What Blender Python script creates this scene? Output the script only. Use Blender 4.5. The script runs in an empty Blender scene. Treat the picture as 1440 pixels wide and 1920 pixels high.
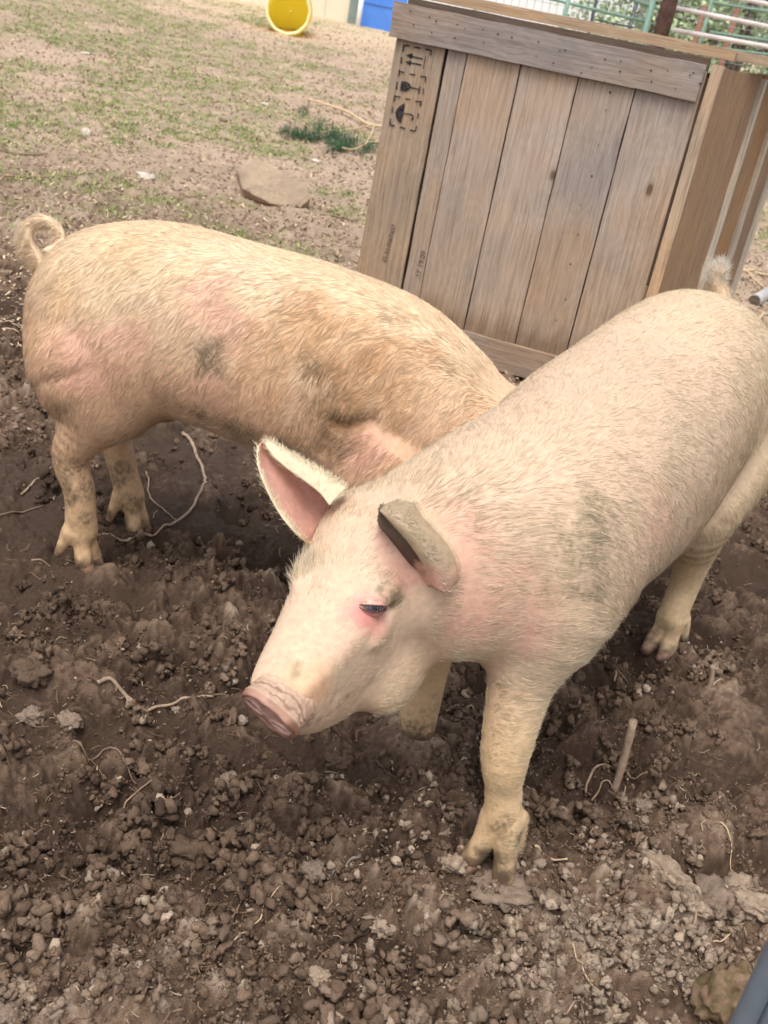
import bpy, math, time, random
import numpy as np
from mathutils import Vector
T0 = time.time()
random.seed(7)
RNG = np.random.default_rng(11)
scene = bpy.context.scene
rad = math.radians

# ------------------------------------------------------------------ camera
CAM_H = 1.4
F_PX, PITCH, ROLL = 2046.0, rad(25.7), rad(11.3)
FW = np.array([0, math.cos(PITCH), -math.sin(PITCH)])
_u0 = np.array([0, math.sin(PITCH), math.cos(PITCH)])
RT = np.array([1.0, 0, 0]) * math.cos(ROLL) + _u0 * math.sin(ROLL)
UP = -np.array([1.0, 0, 0]) * math.sin(ROLL) + _u0 * math.cos(ROLL)
CAM = np.array([0, 0, CAM_H])
cam_data = bpy.data.cameras.new('camera')
cam = bpy.data.objects.new('camera', cam_data)
scene.collection.objects.link(cam)
from mathutils import Matrix
cam.matrix_world = Matrix(((RT[0], UP[0], -FW[0], 0), (RT[1], UP[1], -FW[1], 0), (RT[2], UP[2], -FW[2], CAM_H), (0, 0, 0, 1)))
cam_data.sensor_fit = 'VERTICAL'
cam_data.sensor_height = 36.0
cam_data.lens = F_PX / 1920 * 36
cam_data.clip_start = 0.05
cam_data.clip_end = 500
cam_data.dof.use_dof = True
cam_data.dof.focus_distance = 1.95
cam_data.dof.aperture_fstop = 9.0
scene.camera = cam
scene.render.resolution_x, scene.render.resolution_y = 768, 1024

# ------------------------------------------------------------------ world, sun, exposure
SUN_EL, SUN_AZ = 66.0, 196.0        # azimuth clockwise from +Y (north)
world = bpy.data.worlds.new('World')
scene.world = world
world.use_nodes = True
wn = world.node_tree.nodes
sky = wn.new('ShaderNodeTexSky')
sky.sky_type = 'NISHITA'
sky.sun_disc = False
sky.sun_elevation = rad(SUN_EL)
sky.sun_rotation = rad(SUN_AZ)
sky.air_density = 1.0
sky.dust_density = 3.0
sky.ozone_density = 0.6
bg = wn['Background']
bg.inputs['Strength'].default_value = 0.15
# overcast: the sky's blue is mixed towards its own grey
bw = wn.new('ShaderNodeRGBToBW')
mx = wn.new('ShaderNodeMix'); mx.data_type = 'RGBA'; mx.inputs['Factor'].default_value = 0.70
world.node_tree.links.new(sky.outputs[0], bw.inputs[0])
world.node_tree.links.new(sky.outputs[0], mx.inputs[6])
world.node_tree.links.new(bw.outputs[0], mx.inputs[7])
world.node_tree.links.new(mx.outputs[2], bg.inputs['Color'])
sun_data = bpy.data.lights.new('sun', 'SUN')
sun_data.energy = 0.85
sun_data.angle = rad(34)
sun_data.color = (1.0, 0.985, 0.965)
sun = bpy.data.objects.new('sun', sun_data)
scene.collection.objects.link(sun)
_sd = Vector((math.sin(rad(SUN_AZ)) * math.cos(rad(SUN_EL)), math.cos(rad(SUN_AZ)) * math.cos(rad(SUN_EL)), math.sin(rad(SUN_EL))))
sun.rotation_euler = _sd.to_track_quat('Z', 'Y').to_euler()
scene.view_settings.view_transform = 'Standard'
scene.view_settings.look = 'None'
scene.view_settings.gamma = 1
scene.view_settings.exposure = 0.94

# ------------------------------------------------------------------ noise in numpy
def _hash(ix, iy, iz, seed):
    h = (ix.astype(np.int64) * 374761393 + iy.astype(np.int64) * 668265263 + iz.astype(np.int64) * 2147483647 + seed * 1274126177) & 0xffffffff
    h = ((h ^ (h >> 13)) * 1274126177) & 0xffffffff
    h = ((h ^ (h >> 16)) * 2246822519) & 0xffffffff
    h = h ^ (h >> 13)
    return (h & 0xffffff).astype(np.float32) / 16777216.0

def vnoise(P, seed=0):
    """value noise, P (n,3) or (n,2) -> -1..1"""
    P = np.asarray(P, dtype=np.float32)
    D = P.shape[1]
    I = np.floor(P); Fr = P - I; I = I.astype(np.int64)
    S = Fr * Fr * Fr * (Fr * (Fr * 6 - 15) + 10)
    z0 = I[:, 2] if D == 3 else np.zeros(len(P), np.int64)
    out = np.zeros(len(P), np.float32)
    for dx in (0, 1):
        wx = S[:, 0] if dx else 1 - S[:, 0]
        for dy in (0, 1):
            wy = S[:, 1] if dy else 1 - S[:, 1]
            for dz in ((0, 1) if D == 3 else (0,)):
                wz = 1 if D == 2 else (S[:, 2] if dz else 1 - S[:, 2])
                out += _hash(I[:, 0] + dx, I[:, 1] + dy, z0 + dz, seed) * wx * wy * wz
    return out * 2 - 1

def fbm(P, octaves=4, seed=0, gain=0.5, lac=2.03):
    P = np.asarray(P, dtype=np.float32)
    a, s, tot = 1.0, 0.0, 0.0
    out = np.zeros(len(P), np.float32)
    for o in range(octaves):
        out += a * vnoise(P * (lac ** o) + 17.3 * o, seed + o)
        tot += a; a *= gain
    return out / tot

def bumps(P, seed=0, rmin=0.35, rmax=0.75, fill=0.8):
    """2-D field of round lumps of random size (0..1), for clods in the soil"""
    I = np.floor(P).astype(np.int64)
    best = np.zeros(len(P), np.float32)
    z = np.zeros(len(P), np.int64)
    for dx in (-1, 0, 1):
        for dy in (-1, 0, 1):
            cx, cy = I[:, 0] + dx, I[:, 1] + dy
            ox = cx + 0.15 + 0.7 * _hash(cx, cy, z, seed)
            oy = cy + 0.15 + 0.7 * _hash(cx, cy, z + 1, seed)
            r = rmin + (rmax - rmin) * _hash(cx, cy, z + 2, seed) ** 1.5
            on = _hash(cx, cy, z + 3, seed) < fill
            q = ((P[:, 0] - ox) ** 2 + (P[:, 1] - oy) ** 2) / (r * r)
            v = np.maximum(0, 1 - q) ** 0.8 * r * on
            best = np.maximum(best, v)
    return best

def sstep(a, b, x):
    t = np.clip((x - a) / (b - a), 0, 1)
    return t * t * (3 - 2 * t)

def lin(r, g, b):
    return tuple(((v / 255) / 12.92 if v <= 10 else ((v / 255 + 0.055) / 1.055) ** 2.4) for v in (r, g, b))


# ------------------------------------------------------------------ object helpers
COL = scene.collection
def tag(o, label=None, cat=None, group=None, kind=None):
    if label: o['label'] = label
    if cat: o['category'] = cat
    if group: o['group'] = group
    if kind: o['kind'] = kind
    return o

def link(o, parent=None):
    COL.objects.link(o)
    if parent is not None:
        o.parent = parent
        o.matrix_parent_inverse = parent_inv(parent)
    return o

def parent_inv(p):
    m = Matrix.LocRotScale(p.location, p.rotation_euler, p.scale)
    if p.parent is not None:
        m = p.parent['_w'] @ m if False else m
    return m.inverted()

def empty(name, loc, label=None, cat=None, group=None):
    o = bpy.data.objects.new(name, None)
    o.location = loc
    o.empty_display_size = 0.1
    COL.objects.link(o)
    return tag(o, label, cat, group)

def mesh_np(name, V, F, mat=None, parent=None, smooth=True, colors=None, attrs=None):
    """V (n,3) world coordinates, F (m,3) or (m,4) int array"""
    V = np.asarray(V, np.float32)
    me = bpy.data.meshes.new(name)
    me.vertices.add(len(V)); me.vertices.foreach_set('co', V.ravel())
    groups = F if isinstance(F, list) else [F]
    groups = [np.asarray(g, np.int32) for g in groups if len(g)]
    nl = sum(g.size for g in groups); nf = sum(len(g) for g in groups)
    me.loops.add(nl); me.polygons.add(nf)
    me.loops.foreach_set('vertex_index', np.concatenate([g.ravel() for g in groups]))
    tot = np.concatenate([np.full(len(g), g.shape[1], np.int32) for g in groups])
    st = np.concatenate([[0], np.cumsum(tot)[:-1]]).astype(np.int32)
    me.polygons.foreach_set('loop_start', st)
    me.polygons.foreach_set('loop_total', tot)
    me.polygons.foreach_set('use_smooth', np.full(nf, smooth))
    me.update(calc_edges=True)
    me.validate()
    if colors is not None:
        a = me.attributes.new('Col', 'FLOAT_COLOR', 'POINT')
        c = np.ones((len(V), 4), np.float32); c[:, :3] = colors
        a.data.foreach_set('color', c.ravel())
    for k, v in (attrs or {}).items():
        a = me.attributes.new(k, 'FLOAT', 'POINT')
        a.data.foreach_set('value', np.asarray(v, np.float32))
    if mat: me.materials.append(mat)
    o = bpy.data.objects.new(name, me)
    return link(o, parent)

class MB:
    """collects simple shapes into one mesh"""
    def __init__(s): s.V = []; s.F3 = []; s.F4 = []; s.n = 0
    def add(s, V, F):
        V = np.asarray(V, float); F = np.asarray(F, int)
        s.V.append(V)
        (s.F3 if F.shape[1] == 3 else s.F4).append(F + s.n)
        s.n += len(V)
    def box(s, origin, ax, ay, az):
        """box from a corner along three edge vectors"""
        o, ax, ay, az = [np.asarray(q, float) for q in (origin, ax, ay, az)]
        V = [o + i * ax + j * ay + k * az for k in (0, 1) for j in (0, 1) for i in (0, 1)]
        F = [[0, 2, 3, 1], [4, 5, 7, 6], [0, 1, 5, 4], [2, 6, 7, 3], [0, 4, 6, 2], [1, 3, 7, 5]]
        if np.dot(np.cross(ax, ay), az) < 0: F = [f[::-1] for f in F]
        s.add(V, F)
    def tube(s, pts, r, n=8, cap=True):
        pts = np.asarray(pts, float); m = len(pts)
        r = np.broadcast_to(np.asarray(r, float), (m,))
        T = np.gradient(pts, axis=0); T /= np.linalg.norm(T, axis=1)[:, None] + 1e-12
        ref = np.array([0, 0, 1.0]) if abs(T[0][2]) < 0.9 else np.array([1.0, 0, 0])
        V = []
        N = np.cross(T[0], ref); N /= np.linalg.norm(N)
        for i in range(m):
            N = N - T[i] * np.dot(N, T[i]); N /= np.linalg.norm(N) + 1e-12
            B = np.cross(T[i], N)
            a = np.arange(n) * 2 * math.pi / n
            V.append(pts[i] + r[i] * (np.cos(a)[:, None] * N + np.sin(a)[:, None] * B))
        V = np.concatenate(V)
        i, j = np.meshgrid(np.arange(m - 1), np.arange(n), indexing='ij')
        i, j = i.ravel(), j.ravel(); k = (j + 1) % n
        s.add(V, np.stack([i * n + j, i * n + k, (i + 1) * n + k, (i + 1) * n + j], 1))
        if cap:
            for e, fl in ((0, True), (m - 1, False)):
                ids = [e * n + q for q in range(n)]
                c = s.n - len(V)
                tri = [[ids[0], ids[q + 1], ids[q]] if fl else [ids[0], ids[q], ids[q + 1]] for q in range(1, n - 1)]
                s.F3.append(np.asarray(tri) + c)
    def build(s, name, mat, parent=None, smooth=False, colors=None, bevel=0):
        F = [np.concatenate(g) for g in (s.F3, s.F4) if g]
        o = mesh_np(name, np.concatenate(s.V), F, mat, parent, smooth, colors)
        if bevel:
            b = o.modifiers.new('bevel', 'BEVEL'); b.width = bevel; b.segments = 2; b.limit_method = 'ANGLE'
        return o

def spline(pts, n):
    """Catmull-Rom through points"""
    P = np.asarray(pts, float)
    if len(P) < 3: 
        t = np.linspace(0, 1, n)[:, None]; return P[0] * (1 - t) + P[-1] * t
    Q = np.vstack([2 * P[0] - P[1], P, 2 * P[-1] - P[-2]])
    t = np.linspace(0, len(P) - 1 - 1e-9, n); i = t.astype(int); f = (t - i)[:, None]
    a, b, c, d = Q[i], Q[i + 1], Q[i + 2], Q[i + 3]
    return 0.5 * (2 * b + (c - a) * f + (2 * a - 5 * b + 4 * c - d) * f ** 2 + (3 * b - a - 3 * c + d) * f ** 3)

# ------------------------------------------------------------------ node helpers
def newmat(name, rough=0.8, spec=0.3):
    m = bpy.data.materials.new(name); m.use_nodes = True
    b = m.node_tree.nodes['Principled BSDF']
    b.inputs['Roughness'].default_value = rough
    b.inputs['Specular IOR Level'].default_value = spec
    return m, m.node_tree, b
def nd(nt, typ, **kw):
    n = nt.nodes.new(typ)
    for k, v in kw.items():
        if k.startswith('i_'): n.inputs[k[2:].replace('_', ' ')].default_value = v
        else: setattr(n, k, v)
    return n
def ramp(nt, src, stops):
    n = nt.nodes.new('ShaderNodeValToRGB'); e = n.color_ramp.elements
    while len(e) < len(stops): e.new(0.5)
    for k, (p, c) in enumerate(stops):
        e[k].position = p; e[k].color = (*c, 1) if len(c) == 3 else c
    nt.links.new(src, n.inputs[0]); return n.outputs[0]
def mixc(nt, fac, a, b, mode='MIX'):
    n = nt.nodes.new('ShaderNodeMix'); n.data_type = 'RGBA'; n.blend_type = mode
    for i, v in ((0, fac), (6, a), (7, b)):
        if hasattr(v, 'links'): nt.links.new(v, n.inputs[i])
        elif isinstance(v, (int, float)): n.inputs[i].default_value = v
        else: n.inputs[i].default_value = (*v, 1)
    return n.outputs[2]
def bump(nt, b, h, strength=0.5, dist=0.01):
    n = nt.nodes.new('ShaderNodeBump'); n.inputs['Strength'].default_value = strength; n.inputs['Distance'].default_value = dist
    nt.links.new(h, n.inputs['Height']); nt.links.new(n.outputs[0], b.inputs['Normal'])
def plain(name, c, rough=0.8, metal=0.0, var=0.15, scale=8.0, spec=0.3, bmp=0.15):
    """procedural paint: noise varies colour and relief"""
    m, nt, b = newmat(name, rough, spec)
    tc = nd(nt, 'ShaderNodeTexCoord')
    n = nd(nt, 'ShaderNodeTexNoise'); n.inputs['Scale'].default_value = scale; n.inputs['Detail'].default_value = 6
    nt.links.new(tc.outputs['Object'], n.inputs['Vector'])
    lo = tuple(v * (1 - var) for v in c); hi = tuple(min(1, v * (1 + var)) for v in c)
    nt.links.new(ramp(nt, n.outputs[0], [(0.3, lo), (0.7, hi)]), b.inputs['Base Color'])
    b.inputs['Metallic'].default_value = metal
    if bmp: bump(nt, b, n.outputs[0], bmp, 0.01)
    return m

# ------------------------------------------------------------------ terrain
def smooth_ground(x, y):
    """the lie of the land without the clods"""
    x = np.asarray(x, float); y = np.asarray(y, float)
    z = 0.031 * np.maximum(0, y - 6) * (y < 40) + 0.031 * 34 * (y >= 40)
    P = np.stack([x.ravel(), y.ravel()], 1)
    near = 1 - sstep(4.5, 9, y)
    z = z + (0.030 * fbm(P * 1.7, 3, 5).reshape(x.shape)) * (0.3 + 0.7 * near)
    for (cx, cy, rx, ry, a) in MOUNDS:
        z = z + a * np.exp(-((x - cx) / rx) ** 2 - ((y - cy) / ry) ** 2)
    return z
MOUNDS = []
def ray(px, py):
    return FW + RT * (px - 720) / F_PX - UP * (py - 960) / F_PX
def at(px, py, z=0.0):
    """point on a level z seen at photo pixel"""
    d = ray(px, py); return CAM + d * ((CAM_H - z) / -d[2])
_TS = 0.5 * 1.004 ** np.arange(1320)
def hit(px, py):
    """point of the land seen at photo pixel (land only, used to read the layout off the photo)"""
    d = ray(px, py); p = CAM + _TS[:, None] * d
    below = p[:, 2] < smooth_ground(p[:, 0], p[:, 1])
    if not below.any(): return p[-1]
    i = max(int(below.argmax()), 1); a, b = _TS[i - 1], _TS[i]
    t = np.linspace(a, b, 24); q = CAM + t[:, None] * d
    k = (q[:, 2] < smooth_ground(q[:, 0], q[:, 1])); return q[int(k.argmax())] if k.any() else q[-1]
def proj(P):
    Q = np.asarray(P) - CAM; w = Q @ FW
    return 720 + F_PX * (Q @ RT) / w, 960 - F_PX * (Q @ UP) / w, w
_h = at(470, 1110); MOUNDS.append((_h[0], _h[1], 0.10, 0.05, 0.035))
_h = at(350, 1090); MOUNDS.append((_h[0], _h[1], 0.11, 0.07, 0.045))
_h = at(545, 1070); MOUNDS.append((_h[0], _h[1], 0.09, 0.08, -0.06))
_h = at(90, 1250); MOUNDS.append((_h[0], _h[1], 0.09, 0.05, 0.02))
_h = at(440, 1270); MOUNDS.append((_h[0], _h[1], 0.10, 0.04, -0.03))
_h = at(1000, 1610); MOUNDS.append((_h[0], _h[1], 0.05, 0.05, -0.02))
_h = at(250, 1500); MOUNDS.append((_h[0], _h[1], 0.12, 0.07, -0.02))

# ------------------------------------------------------------------ smooth implicit surfaces (for the animals)
class Field:
    def __init__(s, lo, hi, h):
        s.lo = np.asarray(lo, float); s.h = h
        s.n = np.ceil((np.asarray(hi) - s.lo) / h).astype(int) + 1
        s.D = np.full(s.n, 0.2, np.float32)
    def sub(s, lo, hi):
        a = np.clip(((np.asarray(lo) - s.lo) / s.h).astype(int), 0, s.n - 1)
        b = np.clip(((np.asarray(hi) - s.lo) / s.h).astype(int) + 2, 1, s.n)
        sl = tuple(slice(a[i], b[i]) for i in range(3))
        ax = [(s.lo[i] + s.h * np.arange(a[i], b[i])).astype(np.float32) for i in range(3)]
        P = np.stack(np.meshgrid(*ax, indexing='ij'), -1)
        return sl, P
    def union(s, fn, lo, hi, k):
        sl, P = s.sub(np.asarray(lo) - k - .02, np.asarray(hi) + k + .02)
        d = fn(P).astype(np.float32); A = s.D[sl]
        h = np.maximum(k - np.abs(A - d), 0) / k
        s.D[sl] = np.minimum(A, d) - h * h * k * 0.25
    def carve(s, fn, lo, hi, k):
        sl, P = s.sub(np.asarray(lo) - k - .01, np.asarray(hi) + k + .01)
        d = -fn(P).astype(np.float32); A = s.D[sl]
        h = np.maximum(k - np.abs(A - d), 0) / k
        s.D[sl] = np.maximum(A, d) + h * h * k * 0.25
    def cone(s, a, b, ra, rb, k=0.03, carve=False):
        a = np.asarray(a, float); b = np.asarray(b, float); ab = b - a; L = max(ab @ ab, 1e-12)
        def fn(P):
            q = P - a; t = np.clip(q @ ab / L, 0, 1)
            return np.linalg.norm(q - t[..., None] * ab, axis=-1) - (ra + (rb - ra) * t)
        r = max(ra, rb)
        (s.carve if carve else s.union)(fn, np.minimum(a, b) - r, np.maximum(a, b) + r, k)
    def chain(s, pts, k=0.03):
        pts = np.asarray(pts, float)
        if len(pts) > 2: pts = spline(pts, 4 * len(pts))
        def fn(P):
            out = None
            for p, q in zip(pts[:-1], pts[1:]):
                a, ab = p[:3], q[:3] - p[:3]; L = max(ab @ ab, 1e-12)
                v = P - a; t = np.clip(v @ ab / L, 0, 1)
                d = np.linalg.norm(v - t[..., None] * ab, axis=-1) - (p[3] + (q[3] - p[3]) * t)
                out = d if out is None else np.minimum(out, d)
            return out
        s.union(fn, (pts[:, :3] - pts[:, 3:]).min(0), (pts[:, :3] + pts[:, 3:]).max(0), k)
    def ell(s, c, r, k=0.04, R=None, carve=False):
        c = np.asarray(c, float); r = np.asarray(r, float)
        R = np.eye(3) if R is None else np.asarray(R)
        def fn(P):
            q = (P - c) @ R.T; rho = np.linalg.norm(q / r, axis=-1) + 1e-6
            return np.linalg.norm(q, axis=-1) * (1 - 1 / rho) if True else rho
        m = r.max()
        (s.carve if carve else s.union)(fn, c - m, c + m, k)
    def loft(s, st, frame=None, k=0.05, p=2.2):
        """st rows: t, side, height, half width, half height up, half height down; frame = origin, dir, side, up"""
        st = np.asarray(st, float)
        if frame is None: frame = (np.zeros(3), *np.eye(3))
        o, d, sd, up = [np.asarray(q, float) for q in frame]
        tt = np.linspace(0, 1, 160); dense = spline(st, 160)
        order = np.argsort(dense[:, 0]); dense = dense[order]
        def fn(P):
            q = P - o; t = q @ d; a = q @ sd; b = q @ up
            tc = np.clip(t, dense[0, 0], dense[-1, 0])
            c = [np.interp(tc, dense[:, 0], dense[:, i]) for i in range(1, 6)]
            a = a - c[0]; b = b - c[1]
            w = np.maximum(c[2], 1e-3); hh = np.maximum(np.where(b > 0, c[3], c[4]), 1e-3)
            rho = (np.abs(a / w) ** p + np.abs(b / hh) ** p) ** (1 / p) + 1e-6
            l = np.sqrt(a * a + b * b)
            dr = np.where(rho < 0.3, -np.minimum(w, hh) * (1 - rho), l * (1 - 1 / rho))
            e = np.abs(t - tc)
            return np.where(e > 0, np.sqrt(np.maximum(dr, 0) ** 2 + e * e), dr)
        cs = [o + d * r[0] + sd * (r[1] + i * r[3]) + up * (r[2] + j * max(r[4], r[5])) for r in st for i in (-1, 1) for j in (-1, 1)]
        cs = np.array(cs)
        s.union(fn, cs.min(0), cs.max(0), k)
    def surface(s):
        D = s.D; n = D.shape
        ins = D < 0
        cnt = sum(ins[i:n[0] - 1 + i, j:n[1] - 1 + j, k:n[2] - 1 + k].astype(np.int8) for i in (0, 1) for j in (0, 1) for k in (0, 1))
        act = (cnt > 0) & (cnt < 8)
        idx = np.full(act.shape, -1, np.int64)
        C = np.argwhere(act); idx[act] = np.arange(len(C))
        acc = np.zeros((len(C), 3)); num = np.zeros(len(C))
        corners = [(i, j, k) for i in (0, 1) for j in (0, 1) for k in (0, 1)]
        for a in corners:
            for ax in range(3):
                if a[ax]: continue
                b = list(a); b[ax] = 1
                da = D[C[:, 0] + a[0], C[:, 1] + a[1], C[:, 2] + a[2]]; db = D[C[:, 0] + b[0], C[:, 1] + b[1], C[:, 2] + b[2]]
                m = (da < 0) != (db < 0)
                t = np.where(m, da / np.where(m, da - db, 1), 0)
                p = np.tile(np.array(a, float), (len(C), 1)); p[:, ax] += t
                acc[m] += p[m]; num[m] += 1
        V = s.lo + s.h * (C + acc / num[:, None])
        Q = []
        for ax in range(3):
            o1, o2 = [(1, 2), (2, 0), (0, 1)][ax]
            sa = [slice(1, -1)] * 3; sb = [slice(1, -1)] * 3
            sa[ax] = slice(0, -1); sb[ax] = slice(1, None)
            A = ins[tuple(sa)]; B = ins[tuple(sb)]
            E = np.argwhere(A != B); flip = A[A != B]
            G = E.copy()
            for q in (0, 1, 2):
                if q != ax: G[:, q] += 1
            e1 = np.zeros(3, int); e1[o1] = 1; e2 = np.zeros(3, int); e2[o2] = 1
            q4 = [G - e1 - e2, G - e2, G, G - e1]
            q4 = np.stack([idx[g[:, 0], g[:, 1], g[:, 2]] for g in q4], 1)
            q4[~flip] = q4[~flip][:, ::-1]
            Q.append(q4)
        Q = np.concatenate(Q)
        Q = Q[(Q >= 0).all(1)]
        return smooth_mesh(V, Q, 2), Q

def smooth_mesh(V, Q, it):
    for _ in range(it):
        S = np.zeros_like(V); N = np.zeros(len(V))
        for i in range(4):
            for j in (1, 3):
                np.add.at(S, Q[:, i], V[Q[:, (i + j) % 4]]); np.add.at(N, Q[:, i], 1)
        V = V * 0.4 + 0.6 * S / np.maximum(N, 1)[:, None]
    return V

def vnormals(V, Q):
    T = np.cross(V[Q[:, 2]] - V[Q[:, 0]], V[Q[:, 3 if Q.shape[1] == 4 else 1]] - V[Q[:, 1 if Q.shape[1] == 4 else 0]])
    if Q.shape[1] == 3: T = np.cross(V[Q[:, 1]] - V[Q[:, 0]], V[Q[:, 2]] - V[Q[:, 0]])
    N = np.zeros_like(V)
    for i in range(Q.shape[1]): np.add.at(N, Q[:, i], T)
    return N / (np.linalg.norm(N, axis=1)[:, None] + 1e-12)

class Frame:
    def __init__(s, o, a):
        a = np.asarray(a, float); a = np.array([a[0], a[1], 0]); a /= np.linalg.norm(a)
        s.o = np.asarray(o, float); s.a = a; s.l = np.array([-a[1], a[0], 0]); s.u = np.array([0, 0, 1.0])
    def w(s, p):
        p = np.asarray(p, float); return s.o + p[..., 0:1] * s.a + p[..., 1:2] * s.l + p[..., 2:3] * s.u
    def loc(s, P):
        q = np.asarray(P, float) - s.o; return np.stack([q @ s.a, q @ s.l, q @ s.u], -1)
    def dloc(s, q):
        return np.stack([q @ s.a, q @ s.l, q @ s.u], -1)
    def dw(s, q):
        return q[..., 0:1] * s.a + q[..., 1:2] * s.l + q[..., 2:3] * s.u

def frame3(d, up=(0, 0, 1)):
    d = np.asarray(d, float); d = d / np.linalg.norm(d)
    s = np.cross(up, d); s /= np.linalg.norm(s)
    return d, s, np.cross(d, s)

def foot(F, fx, fy, fz, yaw=0.0, spread=0.028, top=(0, 0, 0), size=1.0, dew=True):
    """two long toes and two dewclaws; the leg comes down to fetlock 'top'"""
    c, s_ = math.cos(yaw), math.sin(yaw)
    def q(x, y, z): return (fx + x * c - y * s_, fy + x * s_ + y * c, fz + z)
    t = np.asarray(top, float)
    for e in (-1, 1):
        a = t + np.array([0.004 * c - e * 0.012 * s_, 0.004 * s_ + e * 0.012 * c, -0.008])
        b = q(0.002, e * spread * 0.70, 0.064); b2 = q(0.013, e * spread * 0.98, 0.030); e2 = q(0.024, e * spread, 0.006)
        F.chain([(*a, 0.026 * size), (*b, 0.0205 * size), (*b2, 0.0205 * size), (*e2, 0.0150 * size)], 0.005)
        if dew:
            a = t + np.array([-0.020 * c - e * 0.02 * s_, -0.02 * s_ + e * 0.02 * c, -0.005])
            b = q(-0.052, e * 0.030, 0.032)
            F.chain([(*a, 0.020 * size), (*b, 0.010 * size)], 0.012)

def pig_body(P):
    F = Field(P['lo'], P['hi'], P.get('res', 0.005))
    F.loft(P['torso'], None, 0.05)
    for m in P['muscles']: F.ell(m[:3], m[3:6], m[6] if len(m) > 6 else 0.05)
    for m in P.get('rolls', []): F.cone(m[:3], m[3:6], m[6], m[7], m[8])
    for leg in P['legs']: F.chain(leg['chain'], leg.get('k', 0.035))
    for leg in P['legs']:
        for m in leg.get('bulge', []): F.ell(m[:3], m[3:6], 0.03)
        foot(F, *leg['foot'], top=leg['chain'][-1][:3], **leg.get('fa', {}))
    hd = P.get('head')
    if hd is not None:
        F.chain(hd['neck'], 0.07)
        F.loft(hd['st'], hd['frame'], 0.035, 2.3)
        o, d, s, u = hd['frame']
        R = np.stack([d, s, u])
        for e in hd['ells']:
            F.ell(o + d * e[0] + s * e[1] + u * e[2], e[3:6], e[6], R)
        for e in hd['carves']:
            F.ell(o + d * e[0] + s * e[1] + u * e[2], e[3:6], e[6], R, True)
        for a, b, r, k in hd.get('grooves', []):
            F.cone(o + d * a[0] + s * a[1] + u * a[2], o + d * b[0] + s * b[1] + u * b[2], r, r, k, True)
    for c in P.get('tail', []): 
        F.chain(c, 0.012)
    for g in P.get('grooves', []): F.cone(g[0], g[1], g[2], g[2], g[3], True)
    return F.surface()

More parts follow.
